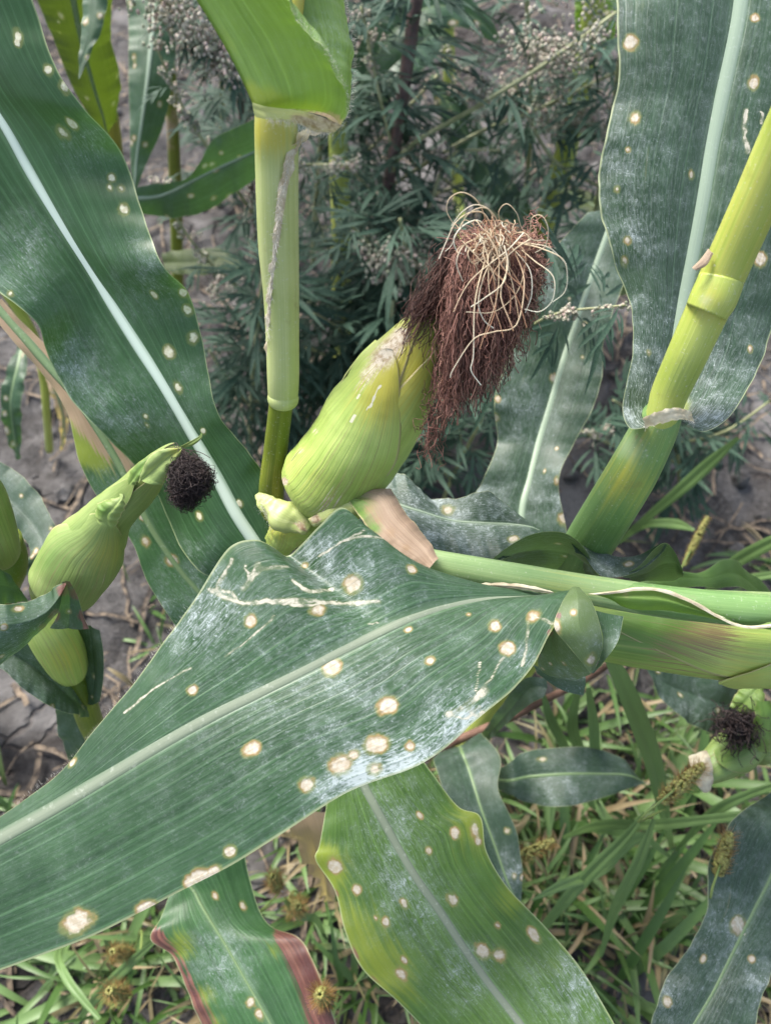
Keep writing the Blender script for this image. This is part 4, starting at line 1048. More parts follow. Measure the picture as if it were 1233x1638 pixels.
re = [((940, 340, .60), (985, 335, .60), (1030, 340, .595)), ((880, 408, .59), (952, 425, .60), (1000, 445, .595)), ((845, 500, .585), (922, 512, .595), (970, 525, .59)), ((815, 570, .585), (900, 577, .592), (963, 592, .585)), ((790, 640, .58), (880, 645, .588), (948, 652, .58)), ((795, 705, .585), (862, 705, .585), (916, 712, .575)), ((772, 770, .58), (847, 765, .58), (893, 772, .57)), ((738, 830, .58), (834, 825, .575), (906, 850, .57)), ((770, 930, .58), (840, 920, .575), (905, 930, .57)), ((840, 1010, .60), (858, 1005, .60), (875, 1000, .60))]
leaf(right, re, M['leaf_dusty'], 180, 36, 0.05, 0.0022, 5, 12, rib=M['rib_pale'], ribw=0.0036, ribh=0.0012, rib_taper=.9, spots=[(885, 607, 6), (890, 770, 5), (775, 670, 6), (905, 830, 9)], rspots=10, marks={'dust': [(890, 430, 60, .6), (830, 660, 40, .8), (760, 800, 40, .8), (900, 800, 40, .7)]}, label='dusty grey-green leaf behind the brown silk')
rk = [((735, 1200, .86), (745, 1198, .86), (755, 1196, .86)), ((695, 1210, .66), (736, 1195, .665), (772, 1178, .67)), ((702, 1245, .62), (750, 1232, .63), (800, 1212, .63)), ((720, 1300, .60), (768, 1290, .61), (797, 1265, .61)), ((752, 1360, .59), (790, 1350, .60), (826, 1335, .60)), ((790, 1420, .59), (812, 1412, .59), (836, 1398, .59)), ((826, 1447, .59), (829, 1446, .59), (832, 1443, .59))]
leaf(right, rk, M['leaf_dusty'], 90, 20, .05, .002, 4, 21, rib=M['rib_green'], ribw=.003, rspots=6, marks={'dust': [(830, 1390, 30, .7)]})
rm = [((745, 1215, .84), (750, 1222, .84), (752, 1230, .84)), ((800, 1228, .68), (802, 1248, .675), (806, 1266, .67)), ((835, 1204, .67), (848, 1242, .665), (853, 1286, .66)), ((900, 1195, .67), (905, 1238, .66), (905, 1290, .65)), ((960, 1200, .67), (962, 1238, .66), (962, 1276, .65)), ((1000, 1216, .67), (1003, 1240, .66), (1003, 1262, .655)), ((1026, 1248, .67), (1028, 1250, .67), (1029, 1253, .67))]
leaf(right, rm, M['leaf_dusty'], 90, 20, .06, .0025, 4, 22, rib=M['rib_green'], ribw=.003, rspots=4, marks={'dust': [(900, 1260, 40, .5)]})
rn = [((760, 1190, .80), (764, 1194, .80), (766, 1200, .80)), ((800, 1130, .56), (812, 1140, .56), (818, 1150, .56)), ((840, 1085, .50), (848, 1100, .50), (850, 1125, .50)), ((875, 1085, .49), (875, 1100, .49), (870, 1115, .49))]
leaf(right, rn, M['leaf_dusty'], 50, 12, .05, .0015, 3, 23)

# ---------------------------------------------------------------- young plant at the left with the dark silk
rp = root(230, 1330)
left = thing('maize_plant', 'young maize plant with a small green ear and blackish silk tuft', 'maize plant', rp, MG)
tube(left, 'stalk', [(230, 1330, gd(230, 1330) + .01, 14), (190, 1235, .72, 16), (150, 1165, .58, 19), (132, 1115, .525, 21), (115, 1075, .505, 22), (90, 1010, .48, 22), (70, 940, .455, 22)], M['stalk_olive'], 60, 18, marks={'green': [(130, 1100, 40, .5)]})
tube(left, 'ear_shank', [(62, 985, .455, 30), (80, 1010, .46, 36), (98, 1040, .47, 36), (110, 1066, .48, 30), (116, 1080, .486, 22)], M['husk'], 40, 24, marks={'yellow': [(105, 1050, 40, .5)]})
ear_body(left, [(88, 955, .434, 12), (92, 950, .433, 34), (102, 936, .43, 48), (120, 908, .424, 55), (137, 882, .419, 52), (155, 857, .414, 45), (174, 829, .408, 36), (196, 806, .403, 31), (214, 788, .399, 27.5), (232, 768, .395, 24.5), (252, 746, .389, 20), (272, 727, .384, 13), (288, 718, .380, 5)], M['husk_green'],
         [(15, 105, .02, .60, .0018, 3.5, None, -10), (-40, 75, .1, .80, .0012, 2.5, None, 15), (50, 80, .1, .97, .0008, 3.0), (-70, 70, .3, 1.0, .0006, 2.5)],
         marks={'yellow': [(180, 880, 40, .3), (230, 760, 40, .25), (150, 900, 40, .2)], 'green': [(80, 900, 40, .6), (120, 850, 30, .3)], 'dust': []}, flat=0.9)
# torn and curled tips
tip1 = [((222, 772, .368), (226, 768, .367), (262, 775, .368)), ((228, 752, .364), (240, 756, .3655), (262, 770, .366)), ((242, 728, .361), (256, 742, .363), (270, 752, .363)), ((264, 718, .360), (276, 726, .362), (282, 738, .362)), ((290, 716, .360), (292, 718, .360), (291, 721, .360))]
leaf(left, tip1, M['husk_green'], 40, 12, .25, .0004, 3, 2, name='husk_leaf', marks={'yellow': [(280, 720, 14, .5)]})
tip2 = [((284, 716, .374), (290, 714, .374), (296, 716, .374)), ((300, 708, .371), (304, 708, .371), (310, 712, .371)), ((318, 698, .368), (320, 699, .368), (323, 701, .368)), ((322, 692, .367), (323, 692, .367), (324, 693, .367))]
leaf(left, tip2, M['husk_green'], 20, 6, .2, 0, name='husk_leaf')
tip3 = [((156, 828, .380), (175, 840, .376), (186, 842, .378)), ((156, 808, .378), (172, 824, .373), (192, 828, .375)), ((170, 800, .376), (184, 812, .371), (200, 812, .373)), ((188, 796, .374), (194, 800, .371), (199, 800, .372)), ((196, 790, .373), (197, 791, .372), (199, 791, .372))]
leaf(left, tip3, M['husk_green'], 30, 10, .3, .0008, 5, 2, name='husk_leaf', marks={'green': [(165, 815, 14, .9)]})
tip4 = [((205, 770, .385), (208, 776, .383), (216, 776, .381)), ((212, 752, .383), (222, 756, .379), (228, 762, .377)), ((232, 735, .381), (240, 738, .377), (248, 742, .375)), ((262, 718, .380), (266, 720, .377), (270, 722, .376))]
leaf(left, tip4, M['husk_green'], 30, 8, .3, .0004, 5, 2, name='husk_leaf', marks={'green': [(225, 750, 40, .7)]})
# blackish silk ball
n = 1300
ns = 30
c0 = P(306, 764, .362)
dirv = nrm(RS.randn(n, 3))
rad = 0.0130 * (0.3 + .7 * RS.rand(n) ** .5) * (1 + .35 * fbm(nrm(RS.randn(n, 3)) * 0 + dirv * 1.6, 2, 3))
ax_ = nrm(RS.randn(n, 3))
ps = np.zeros((n, ns, 3))
pos = dirv * rad[:, None]
hd = nrm(np.cross(ax_, dirv))
for i in range(ns):
    ps[:, i] = pos
    hd = nrm(hd + RS.randn(n, 3) * .30 - pos / .0135 * (np.linalg.norm(pos, axis=1, keepdims=True) / .0135) ** 3 * .5)
    pos = pos + hd * .0011
bc = np.array([P(297, 756, .366), P(314, 768, .362), P(298, 786, .366), P(306, 762, .360)])
ps = bc[RS.randint(0, 4, n)][:, None] + ps * .74 + wavy(n, ns, .0006, 2)
strands(left, 'silk', ps, np.full((n, ns), .00013), M['silk_dark'], np.clip(.35 + .28 * RS.randn(n), 0, 1))
n = 90
p0 = px3(np.stack([284 + RS.randn(n) * 4, 722 + RS.randn(n) * 4, np.full(n, .376)], -1))
p3 = c0 + RS.randn(n, 3) * .005
strands(left, 'silk', bez(p0, p0 * .7 + p3 * .3 + UPV * .002, p0 * .3 + p3 * .7 + UPV * .003, p3, 12), np.full((n, 12), .00022), M['silk_dark'], np.clip(.35 + .2 * RS.randn(n), 0, 1))
lw = [((-120, 985, .36), (-118, 1010, .36), (-110, 1100, .37)), ((-60, 970, .365), (-55, 1000, .364), (-40, 1090, .372)), ((0, 966, .37), (2, 1000, .366), (6, 1060, .376)), ((40, 964, .376), (42, 995, .372), (48, 1024, .382)), ((72, 950, .384), (74, 980, .378), (78, 998, .386)), ((94, 936, .39), (95, 955, .385), (96, 970, .389)), ((106, 930, .395), (106, 935, .392), (106, 940, .393))]
lw2 = [((100, 931, .392), (106, 929, .393), (112, 930, .394)), ((96, 960, .394), (112, 955, .397), (124, 952, .398)), ((92, 985, .402), (112, 985, .402), (134, 985, .402)), ((80, 1005, .412), (110, 1005, .408), (143, 1006, .404))]
leaf(left, lw, M['leaf_blue'], 90, 20, .06, .0008, 4, 31, extra=(lw2,), spots=[(110, 978, 4.5), (28, 974, 6), (5, 1002, 5), (2, 1050, 4)], marks={'dust': [(60, 1010, 40, .6), (10, 1045, 40, .6)], 'purple': [(88, 985, 10, 1.0), (100, 945, 9, 1.0), (70, 1005, 10, .7), (122, 950, 8, 1.3), (134, 985, 9, 1.3), (142, 1005, 9, 1.3), (110, 931, 8, 1.0)]}, label='small leaf with a purple rim curling over the ear shank')
lx = [((-60, 1010, .47), (-50, 1040, .47), (-40, 1080, .46)), ((0, 1015, .47), (0, 1040, .475), (2, 1070, .468)), ((40, 1020, .47), (45, 1060, .48), (40, 1104, .472)), ((80, 1050, .48), (85, 1090, .49), (85, 1132, .482)), ((110, 1090, .50), (118, 1120, .503), (122, 1144, .495)), ((135, 1120, .52), (140, 1135, .52), (142, 1148, .515))]
lx2 = [((122, 1000, .475), (145, 1000, .47), (160, 1008, .465)), ((125, 1030, .49), (150, 1040, .48), (166, 1045, .472)), ((135, 1080, .51), (152, 1085, .497), (166, 1085, .485)), ((140, 1125, .52), (148, 1128, .515), (160, 1122, .505))]
leaf(left, lx, M['leaf_dusty'], 80, 20, .08, .001, 4, 33, extra=(lx2,), rspots=6, marks={'dust': [(40, 1100, 40, .5)]})
ly = [((90, 1130, .57), (110, 1120, .57), (140, 1130, .57)), ((92, 1165, .585), (120, 1165, .585), (145, 1165, .585)), ((105, 1200, .60), (130, 1200, .60), (160, 1195, .60)), ((130, 1260, .64), (160, 1250, .64), (185, 1240, .64))]
leaf(left, ly, M['leaf_dusty'], 40, 12, .05, .001, 4, 34)

# ---------------------------------------------------------------- plant cut by the left edge
rp = root(-60, 1150)
edge = thing('maize_plant', 'maize plant cut off by the left edge, only the side of its ear showing', 'maize plant', rp, MG)
tube(edge, 'stalk', [(-60, 1150, gd(-60, 1150) + .01, 18), (-30, 1020, .62, 20), (8, 930, .50, 26), (18, 895, .478, 26), (10, 860, .46, 24)], M['stalk_olive'], 40, 18, marks={'green': [(10, 900, 40, 1.0)]})
ear_body(edge, [(10, 900, .455, 12), (2, 888, .45, 26), (-10, 860, .44, 34), (-25, 820, .43, 38), (-40, 780, .42, 36), (-55, 740, .41, 26), (-65, 710, .405, 10)], M['husk_green'], [(40, 110, .02, .9, .001, 3)], n=60, k=48)
ed1 = [((-40, 770, .54), (-30, 750, .54), (-10, 730, .54)), ((10, 830, .53), (20, 800, .53), (45, 770, .53)), ((40, 862, .52), (55, 840, .52), (80, 822, .52)), ((48, 890, .51), (70, 880, .51), (90, 862, .51)), ((30, 925, .51), (40, 922, .51), (55, 915, .51))]
leaf(edge, ed1, M['leaf_dusty'], 60, 14, .06, .001, 4, 41, rspots=4)
ed2 = [((-80, 900, .42), (-80, 930, .42), (-80, 965, .42)), ((-20, 905, .42), (-15, 935, .425), (-10, 968, .43)), ((10, 915, .43), (18, 940, .435), (25, 964, .44)), ((30, 938, .44), (38, 950, .445), (44, 962, .45))]
leaf(edge, ed2, M['leaf_blue'], 40, 12, .06, .001, 4, 42)

# ---------------------------------------------------------------- plant in the bottom right corner
rp = root(1320, 1330)
corner = thing('maize_plant', 'low maize plant in the bottom right corner with a small dark-silked ear', 'maize plant', rp, MG)
tube(corner, 'stalk', [(1320, 1330, gd(1320, 1330) + .01, 18), (1300, 1240, .66, 22), (1280, 1150, .56, 24), (1270, 1080, .52, 22)], M['stalk_olive'], 40, 18)
tube(corner, 'ear_shank', [(1285, 1180, .59, 14), (1250, 1195, .575, 18), (1215, 1200, .562, 24)], M['husk_green'], 24, 16)
ear_body(corner, [(1215, 1165, .572, 10), (1208, 1172, .57, 24), (1195, 1185, .565, 31), (1172, 1205, .558, 32), (1150, 1222, .552, 27), (1132, 1236, .548, 19), (1118, 1246, .545, 10)], M['husk_green'], [(0, 110, .02, .8, .001, 3), (80, 70, .2, 1.0, .001, 2)], marks={'green': [(1200, 1170, 50, .7), (1150, 1220, 40, .5)]}, n=60, k=48)  # green marks darken the ear: its shade put into the colour
n = 420
p0 = px3(np.stack([1182 + RS.randn(n) * 16, 1158 + RS.randn(n) * 10, .528 + .016 * RS.rand(n)], -1))
p3 = p0 + RS.randn(n, 3) * .006 - UPV * .003
strands(corner, 'silk', bez(p0, p0 + RS.randn(n, 3) * .006, p3 + RS.randn(n, 3) * .006, p3, 12) + wavy(n, 12, .001), np.full((n, 12), .0003), M['silk_dark'], np.clip(.45 + .3 * RS.randn(n), 0, 1))
cb = [((1166, 1130, .54), (1176, 1135, .54), (1196, 1142, .535)), ((1176, 1110, .54), (1192, 1122, .535), (1212, 1135, .53)), ((1190, 1098, .54), (1206, 1108, .535), (1222, 1120, .53)), ((1210, 1095, .54), (1214, 1098, .54), (1220, 1104, .54))]
leaf(corner, cb, M['husk_green'], 30, 10, .2, .001, 4, 2, name='husk_leaf', marks={'green': [(1200, 1120, 60, .6)]})  # green mark paints this husk leaf darker, as if shaded
cb2 = [((1208, 1120, .53), (1218, 1122, .528), (1232, 1120, .53)), ((1205, 1150, .53), (1222, 1152, .526), (1240, 1150, .53)), ((1200, 1180, .535), (1220, 1185, .53), (1240, 1180, .535)), ((1210, 1200, .54), (1222, 1202, .54), (1236, 1200, .54))]
leaf(corner, cb2, M['husk_green'], 30, 10, .2, .001, 4, 3, name='husk_leaf', marks={'green': [(1220, 1150, 60, .9)]})  # shaded look put into the colour by the green mark
cp = [((1100, 1210, .54), (1112, 1206, .54), (1130, 1200, .54)), ((1105, 1230, .535), (1120, 1228, .533), (1138, 1222, .535)), ((1112, 1252, .535), (1124, 1252, .533), (1140, 1250, .535)), ((1124, 1268, .535), (1128, 1268, .535), (1134, 1266, .535))]
leaf(corner, cp, M['margin'], 24, 8, .15, .0006, name='husk_leaf', label='dry whitish husk tip')
cj = [((1290, 1240, .60), (1300, 1245, .60), (1310, 1250, .60)), ((1188, 1296, .53), (1260, 1330, .53), (1330, 1360, .53)), ((1140, 1360, .515), (1235, 1396, .52), (1330, 1440, .52)), ((1130, 1450, .505), (1207, 1452, .51), (1300, 1490, .51)), ((1096, 1522, .495), (1172, 1522, .50), (1252, 1530, .50)), ((1055, 1588, .485), (1140, 1586, .49), (1222, 1582, .49)), ((1036, 1660, .475), (1098, 1660, .48), (1200, 1660, .48)), ((1010, 1760, .465), (1060, 1760, .47), (1150, 1760, .47))]
leaf(corner, cj, M['leaf_dusty'], 180, 34, .06, .0016, 5, 51, rib=M['rib_green'], ribw=.0024, ribh=.0009, spots=[(1068, 1602, 6), (1180, 1480, 11), (1124, 1534, 5), (1200, 1535, 5)], scar=[(4, [(1176, 1466), (1182, 1480), (1188, 1494)])], marks={'dust': [(1060, 1600, 40, .7), (1220, 1580, 30, .9), (1150, 1500, 70, .4)]}, label='dusty blue-green leaf pointing to the bottom corner')
cm = [((1160, 1172, .62), (1180, 1130, .62), (1206, 1080, .62)), ((1139, 1173, .59), (1152, 1125, .595), (1168, 1075, .60)), ((1100, 1155, .575), (1098, 1108, .585), (1104, 1068, .59)), ((1060, 1120, .57), (1062, 1092, .575), (1070, 1066, .58)), ((1034, 1072, .57), (1036, 1070, .57), (1040, 1064, .57))]
leaf(corner, cm, M['leaf_dusty'], 80, 20, .06, .001, 4, 52, spots=[(1088, 1112, 4)], rspots=3, marks={'dust': [(1100, 1140, 40, .4)]})
cn = [((1300, 1020, .58), (1300, 1040, .58), (1300, 1060, .58)), ((1180, 900, .50), (1190, 925, .50), (1200, 950, .50)), ((1120, 915, .47), (1130, 925, .47), (1140, 940, .47)), ((1060, 915, .455), (1068, 925, .455), (1075, 940, .455)), ((1010, 940, .45), (1014, 942, .45), (1018, 945, .45))]
leaf(corner, cn, M['leaf_yellow'], 60, 14, .06, .001, 4, 53)

# ---------------------------------------------------------------- maize plants further back
rp = root(285, 470)
bk = thing('maize_plant', 'distant maize plant at the top left with olive, drooping leaves', 'maize plant', rp, MG)
tube(bk, 'stalk', [(285, 470, gd(285, 470) + .01, 9), (282, 330, 1.22, 10), (278, 230, 1.08, 10), (272, 120, .98, 10), (262, -20, .88, 10), (255, -120, .82, 10)], M['stalk_olive'], 50, 14, marks={'dry': [(280, 200, 60, .55)]})
leaf(bk, [((40, -60, .66), (110, -60, .66), (178, -60, .68)), ((60, 0, .69), (118, 0, .685), (180, 0, .71)), ((85, 60, .73), (132, 70, .725), (178, 60, .75)), ((110, 125, .77), (150, 138, .77), (192, 120, .79)), ((138, 178, .81), (165, 186, .81), (190, 165, .82)), ((168, 215, .84), (172, 216, .84), (178, 210, .84))], M['leaf_far'], 90, 22, .08, .002, 5, 61, rib=M['rib_green'], ribw=.003, rspots=10)
leaf(bk, [((130, -60, .62), (152, -60, .62), (180, -60, .62)), ((133, -10, .62), (152, -10, .618), (174, -10, .62)), ((131, 45, .62), (146, 48, .618), (164, 44, .62)), ((127, 88, .62), (134, 92, .62), (146, 84, .62)), ((126, 126, .62), (127, 127, .62), (128, 126, .62))], M['leaf_blue'], 60, 14, .08, .0008, 4, 62, rspots=3, label='small pointed grey-green leaf tip')
leaf(bk, [((198, -50, .90), (252, -50, .90), (282, -50, .90)), ((206, 40, .90), (245, 40, .895), (284, 40, .91)), ((206, 120, .90), (237, 120, .895), (276, 130, .91)), ((208, 190, .91), (227, 195, .905), (262, 200, .92)), ((209, 250, .92), (219, 252, .92), (240, 250, .925)), ((212, 300, .93), (215, 300, .93), (219, 300, .93))], M['leaf_blue'], 90, 20, .06, .0015, 5, 63, rib=M['rib_pale'], ribw=.004, rspots=12)
leaf(bk, [((206, 302, .80), (204, 318, .80), (206, 338, .80)), ((250, 294, .80), (256, 313, .81), (256, 346, .83)), ((300, 284, .78), (306, 290, .785), (308, 345, .82)), ((340, 226, .76), (346, 270, .785), (356, 322, .81)), ((380, 202, .75), (386, 252, .775), (394, 296, .80)), ((432, 182, .74), (440, 228, .765), (448, 262, .79))], M['leaf_blue'], 90, 22, .05, .0012, 4, 64, rib=M['rib_pale'], ribw=.0025, spots=[(370, 317, 5), (341, 317, 4), (326, 266, 4), (340, 262, 4)], rspots=5)
leaf(bk, [((258, 405, 1.0), (262, 420, 1.0), (266, 436, .99)), ((310, 398, .98), (314, 420, .97), (320, 440, .96)), ((360, 400, .96), (366, 416, .95), (372, 436, .94)), ((402, 428, .94), (404, 430, .94), (406, 434, .94))], M['leaf_far'], 40, 12, .08, .001, 4, 65)
tube(bk, 'leaf_sheath', [(182, 320, 1.2, 15), (180, 250, 1.1, 17), (176, 200, 1.03, 16), (170, 160, .98, 14)], M['stalk_olive'], 24, 14, marks={'yellow': [(178, 210, 50, .6)]})


def back_plant(label, stem, leaves, rootpx):
    rp = root(*rootpx)
    o = thing('maize_plant', label, 'maize plant', rp, MG)
    tube(o, 'stalk', [(*rootpx, gd(*rootpx) + .01, stem[0][3]), *stem], M['stalk'], 60, 14, marks={'yellow': [(stem[1][0], stem[1][1], 120, .35)]})
    for k, (sq, m) in enumerate(leaves):
        leaf(o, sq, M[m], 60, 14, .07, .002, 5, 70 + k, rib=M['rib_green'], ribw=.003, rspots=5)


def ls(pts):
    """sections from (x, y, d, half width px, angle) by the centre line"""
    q = np.array([p[:2] for p in pts], float)
    t = np.gradient(q, axis=0)
    t /= np.linalg.norm(t, axis=1, keepdims=True)
    o = []
    for (x, y, d, hw), (tx, ty) in zip(pts, t):
        o.append(((x - ty * hw, y + tx * hw, d), (x, y, d + hw * .12 / F), (x + ty * hw, y - tx * hw, d)))
    return o


back_plant('distant maize plant whose stem rises just right of the sheathed central stem', [(548, 560, 1.22, 15), (546, 430, 1.12, 16), (545, 330, 1.05, 16), (540, 200, .98, 15), (538, 60, .90, 14), (535, -80, .84, 14)],
           [(ls([(545, 210, .98, 6), (590, 110, .95, 26), (640, 40, .93, 42), (700, 10, .93, 36), (760, 30, .95, 20), (800, 70, .97, 3)]), 'leaf_blue'), (ls([(548, 560, 1.22, 6), (570, 620, 1.15, 20), (600, 690, 1.12, 26), (640, 760, 1.1, 20)]), 'leaf_olive')], (550, 680))
back_plant('distant maize plant with a bright yellow-green stem beyond the brown silk', [(845, 440, 1.30, 17), (868, 370, 1.22, 18), (890, 300, 1.15, 19), (915, 200, 1.06, 17), (935, 100, .98, 17), (955, -30, .90, 17)],
           [(ls([(935, 100, .98, 8), (950, 60, .95, 30), (955, 0, .93, 36), (950, -70, .92, 30)]), 'leaf_under'), (ls([(868, 370, 1.22, 6), (820, 330, 1.15, 22), (770, 260, 1.12, 28), (720, 170, 1.1, 22), (690, 120, 1.1, 4)]), 'leaf_blue'), (ls([(890, 300, 1.1, 6), (950, 330, 1.05, 18), (990, 390, 1.0, 24), (1010, 470, .98, 20)]), 'leaf_olive')], (820, 520))
back_plant('distant maize plant at the left edge with thin hanging leaves', [(75, 660, 1.05, 6), (70, 600, 1.0, 7), (55, 540, .95, 8), (20, 480, .9, 9), (-40, 400, .85, 9)],
           [(ls([(40, 545, .90, 5), (28, 590, .88, 15), (18, 640, .88, 17), (22, 690, .90, 13), (30, 735, .92, 3)]), 'leaf_blue'), (ls([(60, 560, .95, 3), (88, 620, .95, 9), (102, 670, .97, 8), (100, 720, 1.0, 2)]), 'leaf_dry')], (80, 720))
back_plant('far maize plant at the very top between the mugwort stems', [(735, 330, 1.5, 9), (728, 250, 1.42, 10), (720, 150, 1.33, 10), (716, 40, 1.24, 10), (712, -80, 1.15, 10)],
           [(ls([(718, 60, 1.2, 5), (690, 60, 1.15, 30), (640, 90, 1.12, 40), (590, 150, 1.12, 30), (560, 210, 1.12, 4)]), 'leaf_blue')], (738, 420))

# ---------------------------------------------------------------- mugwort
M['mug_leaf'] = plain_mat('mugwort_leaf', (0.024, 0.058, 0.036), (0.072, 0.122, 0.084), 60.0, 0.6, 0.15, 0.45, 0.2)
M['mug_stem'] = plain_mat('mugwort_stem_red', (0.070, 0.042, 0.038), (0.13, 0.085, 0.072), 60.0, 0.6)
M['mug_branch'] = plain_mat('mugwort_branch', (0.20, 0.22, 0.10), (0.34, 0.35, 0.19), 60.0, 0.6)
M['mug_bud'] = strand_mat('mugwort_buds', (0.26, 0.29, 0.20), (0.52, 0.48, 0.39), (0.56, 0.42, 0.38), 0.8)


def mug_leaf_mesh(seed):
    r = np.random.RandomState(seed)
    Cs, Ws, Ns = [], [], []
    n = 8
    t = np.linspace(0, 1, n)
    lobes = [(0.15, 0.0, 0.85, 0.038)]
    for k in range(3):
        for sg in (-1, 1):
            lobes.append((0.16 + .17 * k + .03 * r.rand(), sg * (0.75 - .1 * k + .15 * r.randn()), .46 - .09 * k + .06 * r.randn(), .026))
    lobes.append((0, 0, .3, .012))
    droop = .25 + .35 * r.rand()
    for (b, an, L, wd) in lobes:
        d = np.array([math.cos(an), math.sin(an), 0])
        curl_ = .35 * an
        ang = an - curl_ * t
        p = np.cumsum(np.stack([np.cos(ang), np.sin(ang), 0 * t], -1), 0) * L / n + np.array([b, 0, 0])
        rr_ = np.linalg.norm(p[:, :2], axis=1)
        p[:, 2] = -droop * rr_ ** 2 + .05 * r.randn() * t
        w_ = wd * np.sin(math.pi * np.clip(t * .93 + .06, 0, 1)) ** .8
        Cs.append(p)
        Ws.append(np.stack([-np.sin(ang), np.cos(ang), 0 * t], -1) * w_[:, None])
        Ns.append(np.tile([0, 0, 1.0], (n, 1)))
    V, f, uv = ribbons_mesh(np.array(Cs), np.array(Ws), np.array(Ns), .35)
    return mesh_data('mugwort_leaf', V, f, M['mug_leaf'], uv)


MUG = [mug_leaf_mesh(s) for s in range(5)]
from mathutils import Matrix


def put(me, name, parent, pos, xdir, up, s):
    o = bpy.data.objects.new(name, me)
    COL.objects.link(o)
    o.parent = parent
    x = nrm(np.asarray(xdir, float))
    y = nrm(np.cross(up, x))
    z = np.cross(x, y)
    p = np.asarray(pos) - ORG[parent.name]
    m = Matrix(((x[0], y[0], z[0], p[0]), (x[1], y[1], z[1], p[1]), (x[2], y[2], z[2], p[2]), (0, 0, 0, 1))) @ Matrix.Diagonal((s, s, s, 1))
    o.matrix_local = m
    return o


I0, IF0 = ico(0)


def panicle(parent, path, nb, spread, size, along=1.0):
    nb = int(nb * 1.6)
    c = crom(np.array(path, float), 120)
    C = P(c[:, 0], c[:, 1], c[:, 2])
    i = RS.randint(0, 119, nb)
    # buds sit in little clusters on short side twigs
    ncl = max(6, nb // 14)
    ci = RS.randint(0, 119, ncl)
    cv = RS.randn(ncl, 3) * spread
    k = RS.randint(0, ncl, nb)
    pos = C[ci[k]] + cv[k] * RS.uniform(.2, 1, (nb, 1)) + RS.randn(nb, 3) * spread * .28
    r = 1.02 * size * (.6 + .7 * RS.rand(nb))
    st = 1 + .5 * RS.rand(nb)
    V = (I0[None] * np.stack([np.ones(nb), np.ones(nb), st], -1)[:, None] * r[:, None, None] + pos[:, None]).reshape(-1, 3)
    f = (IF0[None] + (np.arange(nb) * 12)[:, None, None]).reshape(-1, 3)
    return part('flower_panicle', V, f, M['mug_bud'], parent, None, {'hue': np.repeat(np.clip(RS.rand(nb) * .8 + .2 * RS.randn(nb), 0, 1), 12)}, kind='stuff')


def mugwort(label, rootpx, stem, branches=(), panicles=(), nleaf=40, lsz=.06, t0=.12, red=True):
    nleaf, lsz = int(nleaf * 1.9), lsz * 1.35
    rp = root(*rootpx)
    o = thing('mugwort_plant', label, 'mugwort', rp, 'mugwort plants behind the maize')
    sp = [(*rootpx, gd(*rootpx) + .01, stem[0][3]), *stem]
    tube(o, 'stem', sp, M['mug_stem' if red else 'mug_branch'], 50, 8)
    paths = [(sp, nleaf, lsz, t0)]
    for b in branches:
        pts, nl, s = b
        nl, s = int(nl * 1.7), s * 1.32
        tube(o, 'branch', pts, M['mug_branch'], 30, 6)
        paths.append((pts, nl, s, .05))
    for (pts, nl, s, ta) in paths:
        c = crom(np.array(pts, float), 200)
        C = P(c[:, 0], c[:, 1], c[:, 2])
        T = nrm(np.gradient(C, axis=0))
        for j in range(nl):
            i = int(199 * (ta + (1 - ta) * (j + RS.rand()) / nl))
            az = j * 2.4 + RS.rand() * .8
            a1 = nrm(np.cross(T[i], [0.3, .9, .1]))
            a2 = np.cross(T[i], a1)
            out = a1 * math.cos(az) + a2 * math.sin(az)
            x = nrm(out + T[i] * .25 + RS.randn(3) * .15 + np.array([0, 0, .1]))
            up = nrm(np.array([0, 0, 1.0]) + .35 * RS.randn(3) + T[i] * .6)
            put(MUG[RS.randint(5)], 'leaf', o, C[i], x, up, s * (.6 + .8 * RS.rand()))
    for pc in panicles:
        panicle(o, *pc)
    return o


mugwort('mugwort with a thick reddish-brown stem standing left of the brown silk', (592, 700), [(600, 500, 1.03, 8), (610, 370, .94, 9), (640, 180, .86, 10), (668, -20, .80, 11), (680, -120, .76, 10)],
        [([(612, 365, .94, 4), (640, 250, .88, 4), (760, 172, .84, 4), (860, 110, .82, 3.5), (985, 20, .80, 3)], 12, .05), ([(614, 340, .93, 3), (560, 272, .88, 3), (480, 262, .86, 2)], 8, .05), ([(605, 430, .97, 3), (680, 340, .92, 3), (720, 250, .90, 3), (800, 240, .89, 2)], 12, .055), ([(628, 240, .88, 3), (600, 120, .84, 3), (578, 10, .80, 3)], 8, .055), ([(600, 520, 1.04, 3), (540, 430, .98, 3), (500, 330, .93, 3)], 14, .06), ([(598, 560, 1.06, 3), (680, 500, 1.0, 3), (740, 420, .96, 3)], 14, .06)],
        [([(470, 265, .855), (530, 268, .86), (590, 255, .87)], 150, .008, .0016), ([(630, 232, .885), (700, 245, .90), (800, 256, .89)], 170, .009, .0017), ([(835, 60, .815), (880, 80, .82), (960, 70, .80)], 260, .020, .0019), ([(765, 50, .84), (772, 110, .85), (770, 180, .85)], 150, .008, .0017), ([(590, 110, .84), (575, 20, .80)], 80, .012, .0016)], 46, .065)
